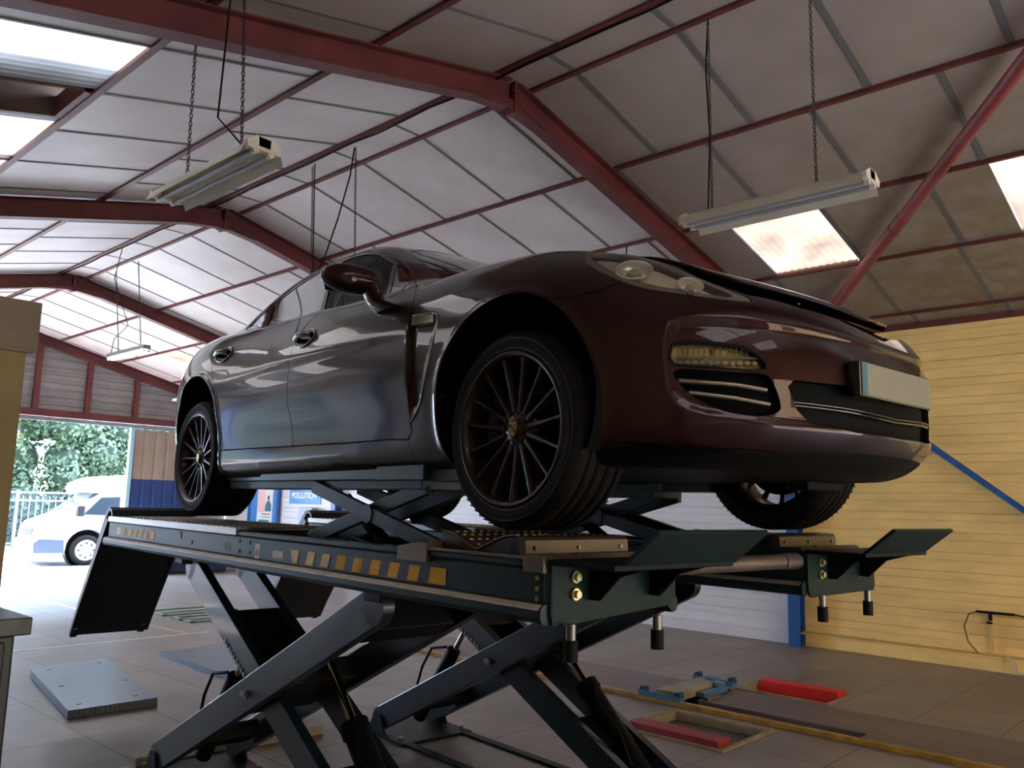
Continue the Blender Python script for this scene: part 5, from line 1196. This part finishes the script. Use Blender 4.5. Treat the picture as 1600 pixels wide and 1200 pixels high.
m = MB(); m.tube([(9.64, 2.10, .16), (9.62, 2.04, .12), (9.60, 2.02, .03), (9.58, 1.92, .012), (9.57, 1.80, .012)], .010, 8); tag(m.build('white_hose', M('white_hose', (.78, .78, .76), .4)), 'short white hose curving onto the floor at the far right', 'hose')
m = MB(); m.tube([(9.655, 4.2, .165), (9.655, -1.0, .165)], .010, 8, caps=True)
for y in (3.4, 1.9): m.ball((9.65, y, .168), .02, 10, 8)
tag(m.build('wall_pipe', pk), 'thin pipe running along the foot of the yellow wall', 'pipe')
# ================================================================ things on the white wall at the back
t = empty('hanging_sign', (9.70, 14.66, 1.45), None, 'blue sign reading POLLUTION with a yellow strip above it', 'sign')
m = MB(); m.bb((-.012, -.60, 0), (.0, .52, .34)); m.build('board', M('sign_blue', (.20, .52, .76), .4), t, bevel=.002)
m = MB(); m.bb((-.010, -.55, .35), (.0, .52, .46)); m.build('yellow_strip', M('sign_yellow', (.93, .80, .28), .5), t)
tc_ = bpy.data.curves.new('lettering', 'FONT'); tc_.body = 'POLLUTION'; tc_.size = .165; tc_.extrude = .002; tc_.offset = .004; tc_.align_x = 'CENTER'; tc_.align_y = 'CENTER'; tc_.materials.append(M('sign_white', (.96, .96, .96), .5))
to_ = bpy.data.objects.new('lettering_curve', tc_); C.objects.link(to_); bpy.context.view_layer.update(); lm_ = bpy.data.meshes.new_from_object(to_); bpy.data.objects.remove(to_)
to = bpy.data.objects.new('lettering', lm_); C.objects.link(to); to.parent = t; to.location = (-.016, -.02, .165); to.rotation_euler = (PI/2, 0, -PI/2)
t = empty('blue_door', (9.69, 16.1, 0), None, 'blue door with a white poster in the white wall', 'door')
m = MB(); m.bb((-.05, -.52, 0), (.0, .52, 2.05)); m.build('door_leaf', M('door_blue', (.28, .53, .80), .4), t, bevel=.004)
m = MB(); m.bb((-.07, -.60, 0), (-.005, -.52, 2.12)); m.bb((-.07, .52, 0), (-.005, .60, 2.12)); m.bb((-.07, -.60, 2.05), (-.005, .60, 2.13)); m.build('door_frame', blue_paint, t, bevel=.003)
m = MB(); m.ball((-.085, .42, 1.02), .03, 12, 8); m.cyl((-.05, .42, 1.02), (-.08, .42, 1.02), .012); m.build('door_knob', steel, t)
t2 = empty('poster', (9.635, 16.02, .93), None, 'tall white poster with a small dark figure stuck on the blue door', 'poster')
def pq(nm, ya, yb, za, zb, c, d=0.0): m = MB(); m.bb((-.004-d, ya, za), (-.001-d, yb, zb)); return m.build(nm, M('poster_'+nm, c, .6), t2)
pq('paper', -.30, .30, 0, .80, (.90, .88, .88)); pq('pink_area', .0, .29, .32, .78, (.92, .74, .72), .003); pq('teal_band', -.20, .22, .06, .16, (.18, .55, .52), .003); pq('text_lines', -.22, .10, .27, .29, (.4, .4, .4), .003); pq('text_lines', -.20, .12, .21, .225, (.5, .5, .5), .003)
m = MB(); m.prism([(-.26, .34), (-.02, .34), (-.03, .48), (-.09, .56), (-.18, .56), (-.25, .48)], lambda p, q: (q, p[0], p[1]), -.010, -.006); m.build('figure_jacket', M('poster_jacket', (.25, .42, .48), .6), t2)
m = MB(); m.ball((-.008, -.135, .625), (.004, .045, .055), 16, 10); m.build('figure_head', M('poster_head', (.45, .30, .26), .6), t2)
t = empty('meter_box', (9.66, 14.35, .98), None, 'grey electrical box on the white wall under the blue sign', 'electrical box')
m = MB(); m.bb((-.12, -.22, 0), (.03, .22, .40)); m.build('box_body', M('box_grey', (.56, .60, .66), .4), t, bevel=.006)
m = MB(); m.bb((-.125, -.05, .14), (-.12, .05, .30)); m.build('window_plate', M('box_window', (.75, .78, .82), .3), t)
# dark containers beside the back door
for (x, y, lb) in ((8.3, 16.7, 'dark blue container on the floor by the sliding door'),):
    m = MB(); m.bb((-.75, -.3, .02), (.75, .3, .55)); m.bb((-.78, -.33, .55), (.78, .33, .60)); o = m.build('storage_box', M('navy_plastic', (.10, .14, .26), .5), bevel=.02, loc=(x, y, 0)); tag(o, lb, 'storage box')
t = MB(); t.bb((-.25, -.2, .0), (.25, .2, .40)); t.bb((-.27, -.22, .36), (.27, .22, .42)); tag(t.build('crate', M('cream_crate', (.80, .70, .62), .6, var=.2), bevel=.01, loc=(9.42, 16.95, 0)), 'cream crate beside the blue door', 'crate')
# ================================================================ wooden partition and cabinet on the left
oak = M('ochre_paint', (.62, .54, .34), .55, var=.15, scale=4, stretch=(1, 1, .3)); oak2 = M('beige_board', (.57, .51, .42), .6, var=.18)
t = empty('partition', (.3, 4.12, 0), None, 'ochre and beige wooden door frame of a small office at the left edge', 'wooden partition'); t['kind'] = 'structure'
t.name = 'wall_office'; del t['label']; del t['category']
m = MB(); m.bb((.775, -.05, 0), (.905, .10, 2.172)); m.bb((-1.0, -.05, 2.085), (.774, .10, 2.172)); m.build('post', oak, t, bevel=.004)
m = MB(); m.bb((-1.0, .03, 0), (.775, .09, 2.10)); m.build('recess_board', oak2, t)
m = MB(); m.bb((-1.0, .01, .0), (.66, .03, .06)); m.bb((.725, .005, 0), (.775, .03, 2.085)); m.build('inner_bead', M('dark_bead', (.42, .36, .26), .6), t)  # bead in a darker brown than the post
m = MB(); m.bb((-1.0, -.062, 2.17), (.945, .16, 2.40)); m.bb((-1.0, -.07, 2.165), (.925, .12, 2.185)); m.build('header', oak2, t, bevel=.004)
m = MB(); vs = []; n = 40
for i in range(n+1):
    x = -.9+1.55*i/n; h = .02+.05*abs(math.sin(i*1.3))*abs(math.sin(i*.37+1))+(.03 if x < .3 else 0); vs += [(x, -.06, 2.40), (x, .0, 2.40+h), (x, .12, 2.40)]
m.add(vs, [(3*i+k, 3*i+k+1, 3*i+k+4, 3*i+k+3) for i in range(n) for k in (0, 1)], True); m.build('dust_and_rags', M('dusty_rag', (.58, .50, .42), .9, var=.4, scale=20, bump=.5), t, flip=False)
cabm = M('dark_green_cabinet', (.085, .105, .10), .45, var=.5, scale=5, stretch=(1, 1, .5))
t = empty('tool_cabinet', (.55, 3.0, 0), None, 'dark worn metal cabinet at the lower left edge of the view', 'cabinet')
m = MB(); m.bb((-.60, .0, .03), (.395, .55, 1.10)); m.build('carcass', cabm, t, bevel=.008)
m = MB(); m.bb((-.62, -.035, 1.10), (.43, .585, 1.155)); m.build('top_plate', M('cabinet_top', (.24, .24, .22), .4, .3, var=.5, scale=9), t, bevel=.004)
for k, (za, zb) in enumerate(((.06, .62), (.64, 1.08))):
    m = MB(); m.bb((-.57, -.012, za), (.365, .0, zb)); d_ = m.build('drawer', cabm, t, bevel=.005)
    m = MB(); m.cyl((.26, -.03, zb-.08), (.26, -.012, zb-.08), .012, n=12); m.build('knob', M('brassy', (.55, .45, .30), .5, .5), d_)
t = empty('grease_pot', (.77, 3.16, 1.155), None, 'small rusty pot with a black lever on the dark cabinet', 'pot')
m = MB(); m.lathe([(.0005, 0), (.075, 0), (.08, .02), (.078, .09), (.068, .095), (.066, .02), (.0005, .02)], (0, 0, 0), (0, 0, 1), 30); m.build('pot', M('rusty_orange', (.55, .33, .20), .6, var=.5, scale=20), t)
m = MB(); m.bb((-.02, -.03, .05), (.10, .03, .10)); m.tube([(.04, 0, .10), (.07, 0, .125), (.10, 0, .13), (.14, .0, .125)], .012, 8); m.build('lever', black, t)
# ================================================================ outside
grm = M('outdoor_concrete', (.56, .555, .55), .8, var=.12, scale=.8)
m = MB(); m.add([(-40, YG+.1, -.03), (60, YG+.1, -.03), (60, 60, -.03), (-40, 60, -.03)], [(0, 1, 2, 3)]); m.add([(-40, -30, -.03), (XL-.1, -30, -.03), (XL-.1, YG+.1, -.03), (-40, YG+.1, -.03)], [(0, 1, 2, 3)])
m.add([(XL-.1, -30, -.03), (60, -30, -.03), (60, YF, -.03), (XL-.1, YF, -.03)], [(0, 1, 2, 3)]); struct(m.build('ground', grm, flip=False))
m = MB(); m.add([(-7, 5, -.02), (XL-.12, 5, -.02), (XL-.12, 20, -.02), (-7, 20, -.02)], [(0, 1, 2, 3)]); struct(m.build('ground_side', M('shaded_ground', (.30, .31, .30), .85, var=.2), flip=False))  # dark colour stands in for shade, keeps bright ground out of the reflections
# unseen ochre building added behind the camera for warm light and darker reflections
m = MB(); m.bb((-8, -10.4, 0), (18, -10, 5.6)); b_ = m.build('added_building', M('ochre_render', (.48, .39, .27), .85, var=.15)); tag(b_, 'ochre building added out of view, warms the light and the reflections in the car', 'building')
for x_ in (-3, 1.5, 6, 10.5): m = MB(); m.bb((x_, -10.0, 1.2), (x_+1.6, -9.96, 2.9)); m.build('building_window', M('dark_window', (.10, .12, .14), .1), b_)
# hedge trees
lv = []
for nm, c in (('a', (.21, .275, .18)), ('b', (.18, .26, .165)), ('c', (.27, .335, .21))): lv.append(M('leaf_'+nm, c, .5, trans=0))
for mt in lv:
    nt = mt.node_tree; b = nt.nodes['Principled BSDF']; b.inputs['Subsurface Weight'].default_value = 0
    tr = nt.nodes.new('ShaderNodeBsdfTranslucent'); tr.inputs[0].default_value = b.inputs['Base Color'].default_value; mx = nt.nodes.new('ShaderNodeMixShader'); mx.inputs[0].default_value = .35
    out = nt.nodes['Material Output']; nt.links.new(b.outputs[0], mx.inputs[1]); nt.links.new(tr.outputs[0], mx.inputs[2]); nt.links.new(mx.outputs[0], out.inputs[0])
rg = np.random.default_rng(3)
def tree(x, y, w, d, h, n, label, seed):
    t = empty('hedge_tree', (x, y, 0), None, label, 'tree', 'leafy trees outside')
    m = MB(); m.tube([(0, 0, 0), (.1, 0, h*.3), (-.1, .05, h*.65)], .13, 10); m.tube([(.05, 0, h*.3), (.6, -.1, h*.55)], .06, 8); m.tube([(0, 0, h*.35), (-.7, -.1, h*.6)], .06, 8); m.build('trunk', M('bark', (.36, .29, .22), .9, var=.3), t)
    m = MB()
    L_ = max(w, d); nx_, nz_ = max(3, int(L_/.85)), int(h/.8)+1; blobs = []
    for i in range(nx_):
        for j in range(nz_):
            a_ = (i+.5+rg.uniform(-.35, .35))/nx_-.5; c_ = rg.uniform(-.45, .45)*min(w, d)*.7; blobs.append((a_*w if w >= d else c_, c_ if w >= d else a_*d, .3+j*.8+rg.uniform(-.2, .2), rg.uniform(.6, .95)))
    for (bx, by, bz, br) in blobs:
        for k in range(n//len(blobs)):
            v = rg.normal(size=3); v /= np.linalg.norm(v); v[1] = -abs(v[1]) if rg.random() < .7 and w > d else v[1]; r = br*(.8+.25*rg.random()); p = np.array([bx, by, bz])+v*r
            if p[2] < .1: continue
            s = rg.uniform(.06, .11); a = rg.normal(size=3); a -= v*a.dot(v)*.6; a /= np.linalg.norm(a); b = np.cross(v+rg.normal(size=3)*.35, a); b /= np.linalg.norm(b)
            m.mat(int(rg.integers(0, 3))); m.add([p-a*s, p+b*s*.55, p+a*s, p-b*s*.55], [(0, 1, 2, 3)])
    m.build('foliage', lv, t, flip=False)
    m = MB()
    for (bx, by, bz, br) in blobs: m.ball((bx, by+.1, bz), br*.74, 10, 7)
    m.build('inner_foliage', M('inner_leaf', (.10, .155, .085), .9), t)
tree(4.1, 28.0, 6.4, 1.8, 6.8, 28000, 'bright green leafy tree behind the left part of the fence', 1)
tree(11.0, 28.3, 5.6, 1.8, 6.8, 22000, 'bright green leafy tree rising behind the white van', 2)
tree(-3.4, 18.5, 1.2, 19.0, 6.0, 36000, 'long tall hedge outside the side opening, seen only as a reflection', 4)
# fence
t = empty('metal_fence', (4.0, 25.8, 0), None, 'white metal bar fence with wire mesh behind it, outside', 'fence')
fm = M('fence_white', (.30, .34, .38), .45)
m = MB()
for k in range(46): m.bb((-1.5+.17*k, -.012, .05), (-1.475+.17*k, .012, 1.45)).nx()
m.build_each('bar', fm, t)
for z in (.12, 1.30, 1.52): m = MB(); m.bb((-1.5, -.02, z), (6.4, .02, z+.05)); m.build('rail', fm, t)
for x in (-1.5, 1.15, 3.8, 6.4): m = MB(); m.bb((x-.04, -.04, 0), (x+.04, .04, 1.62)); m.build('post', fm, t)
m = MB()
for k in range(110):
    x = -1.5+.10*k-1.6
    for s in (1, -1):
        a = [x, .06, .1] if s > 0 else [x+1.5, .06, .1]; b = [x+1.5, .06, 1.6] if s > 0 else [x, .06, 1.6]
        if min(a[0], b[0]) > -1.5 and max(a[0], b[0]) < 6.4: m.bar(a, b, .008, .008, up=(0, 1, 0))
m.build('wire_mesh', M('wire_grey', (.18, .21, .26), .4), t)
# white van (its front faces left)
vw = M('van_white', (.60, .62, .66), .3, coat=.2); vg = glass_mat('van_glass', (.30, .36, .36), 1, .05); vd = M('van_dark', (.09, .09, .10), .5); vb = M('van_bumper_grey', (.22, .27, .34), .5)
t = empty('van', (7.42, 19.62, -.03), (0, 0, math.radians(-6)), 'white camper van with a bulging roof parked in the sun', 'van')
# local: x to the right (rear), y away
body_side = [(-.98, .30), (-1.00, .55), (-.97, .80), (-.88, .93), (-.40, 1.12), (.22, 1.62), (.50, 1.66), (5.0, 1.66), (5.0, .32), (.46, .30)]
arc = [(.43*math.cos(math.radians(a)), .36+.43*math.sin(math.radians(a))) for a in range(0, 181, 15)]
poly = [(-.98, .30), (-1.00, .55), (-.97, .80), (-.88, .93), (-.40, 1.12), (.22, 1.62), (.50, 1.66), (5.0, 1.66), (5.0, .32), (.43, .32)]+arc[1:-1]+[(-.43, .32)]
m = MB(); m.prism(poly, xz, 0, 1.9); bo = m.build('van_body', vw, t, bevel=.05, seg=4)
m = MB(); rp = [(-.05, 1.60), (-.12, 1.70), (-.02, 1.84), (.25, 1.96), (.7, 2.02), (5.0, 2.06), (5.0, 1.60)]; m.prism(rp, xz, .03, 1.87); m.build('roof_pod', vw, t, bevel=.06, seg=4)
m = MB(); m.add([(-.36, .12, 1.165), (.17, .16, 1.60), (.17, 1.74, 1.60), (-.36, 1.78, 1.165)], [(0, 1, 2, 3)]); m.v = [(x-.02, y, z+.03) for x, y, z in m.v]; m.build('van_windscreen', vg, t, flip=False)
m = MB(); m.prism([(-.12, 1.12), (.22, 1.50), (.62, 1.52), (.62, 1.10)], xz, -.012, .0); m.build('van_side_window', M('van_dark_glass', (.14, .17, .17), .3), t)
m = MB(); m.prism([(.70, 1.10), (.70, 1.52), (1.3, 1.52), (1.3, 1.10)], xz, -.012, .0); m.build('van_side_window', M('van_dark_glass', (.14, .17, .17)), t)
m = MB(); m.bb((-.30, -.20, 1.08), (-.14, -.03, 1.32)); m.build('van_mirror', vd, t, bevel=.03, seg=3)
m = MB(); m.prism([(-1.05, .28), (-1.06, .50), (-.95, .58), (-.47, .56), (-.45, .28)], xz, -.02, 1.92); m.build('van_bumper', vb, t, bevel=.03, seg=3)
m = MB(); m.ball((-.93, .10, .70), (.05, .10, .07), 14, 10); m.ball((-.95, 1.75, .70), (.05, .10, .07), 14, 10); m.build('van_headlamp', M('van_lamp', (.85, .88, .9), .1, .4), t)
m = MB()
for z in (.66, .71, .76): m.bb((-1.005, .5, z), (-.96, 1.4, z+.02))
m.build('van_grille', vd, t)
for wx, in ((0,), (3.2,)):
    m = MB(); m.lathe([(.22, .0), (.24, .02), (.31, .02), (.335, -.02), (.335, -.18), (.30, -.20), (.22, -.20)], (wx, .01, .335), (0, -1, 0), 40, closed=True); wt = m.build('van_wheel', tyre_m, t)
    m = MB(); m.lathe([(.225, .015), (.20, .022), (.15, .012), (.06, .02), (.0005, .022)], (wx, .01, .335), (0, -1, 0), 40); wc = m.build('van_hubcap', M('hubcap_silver', (.80, .82, .85), .3, .6), wt)
    m = MB()
    for k in range(8): a = 2*PI*k/8; m.cyl((wx+.155*math.cos(a), -.012, .335+.155*math.sin(a)), (wx+.155*math.cos(a), -.004, .335+.155*math.sin(a)), .026, n=10)
    m.build('hubcap_holes', vd, wt)
m = MB(); m.lathe([(.43, -.01), (.43, -.30), (.05, -.30)], (0, .0, .36), (0, -1, 0), 40); m.build('van_wheel_arch', vd, t)
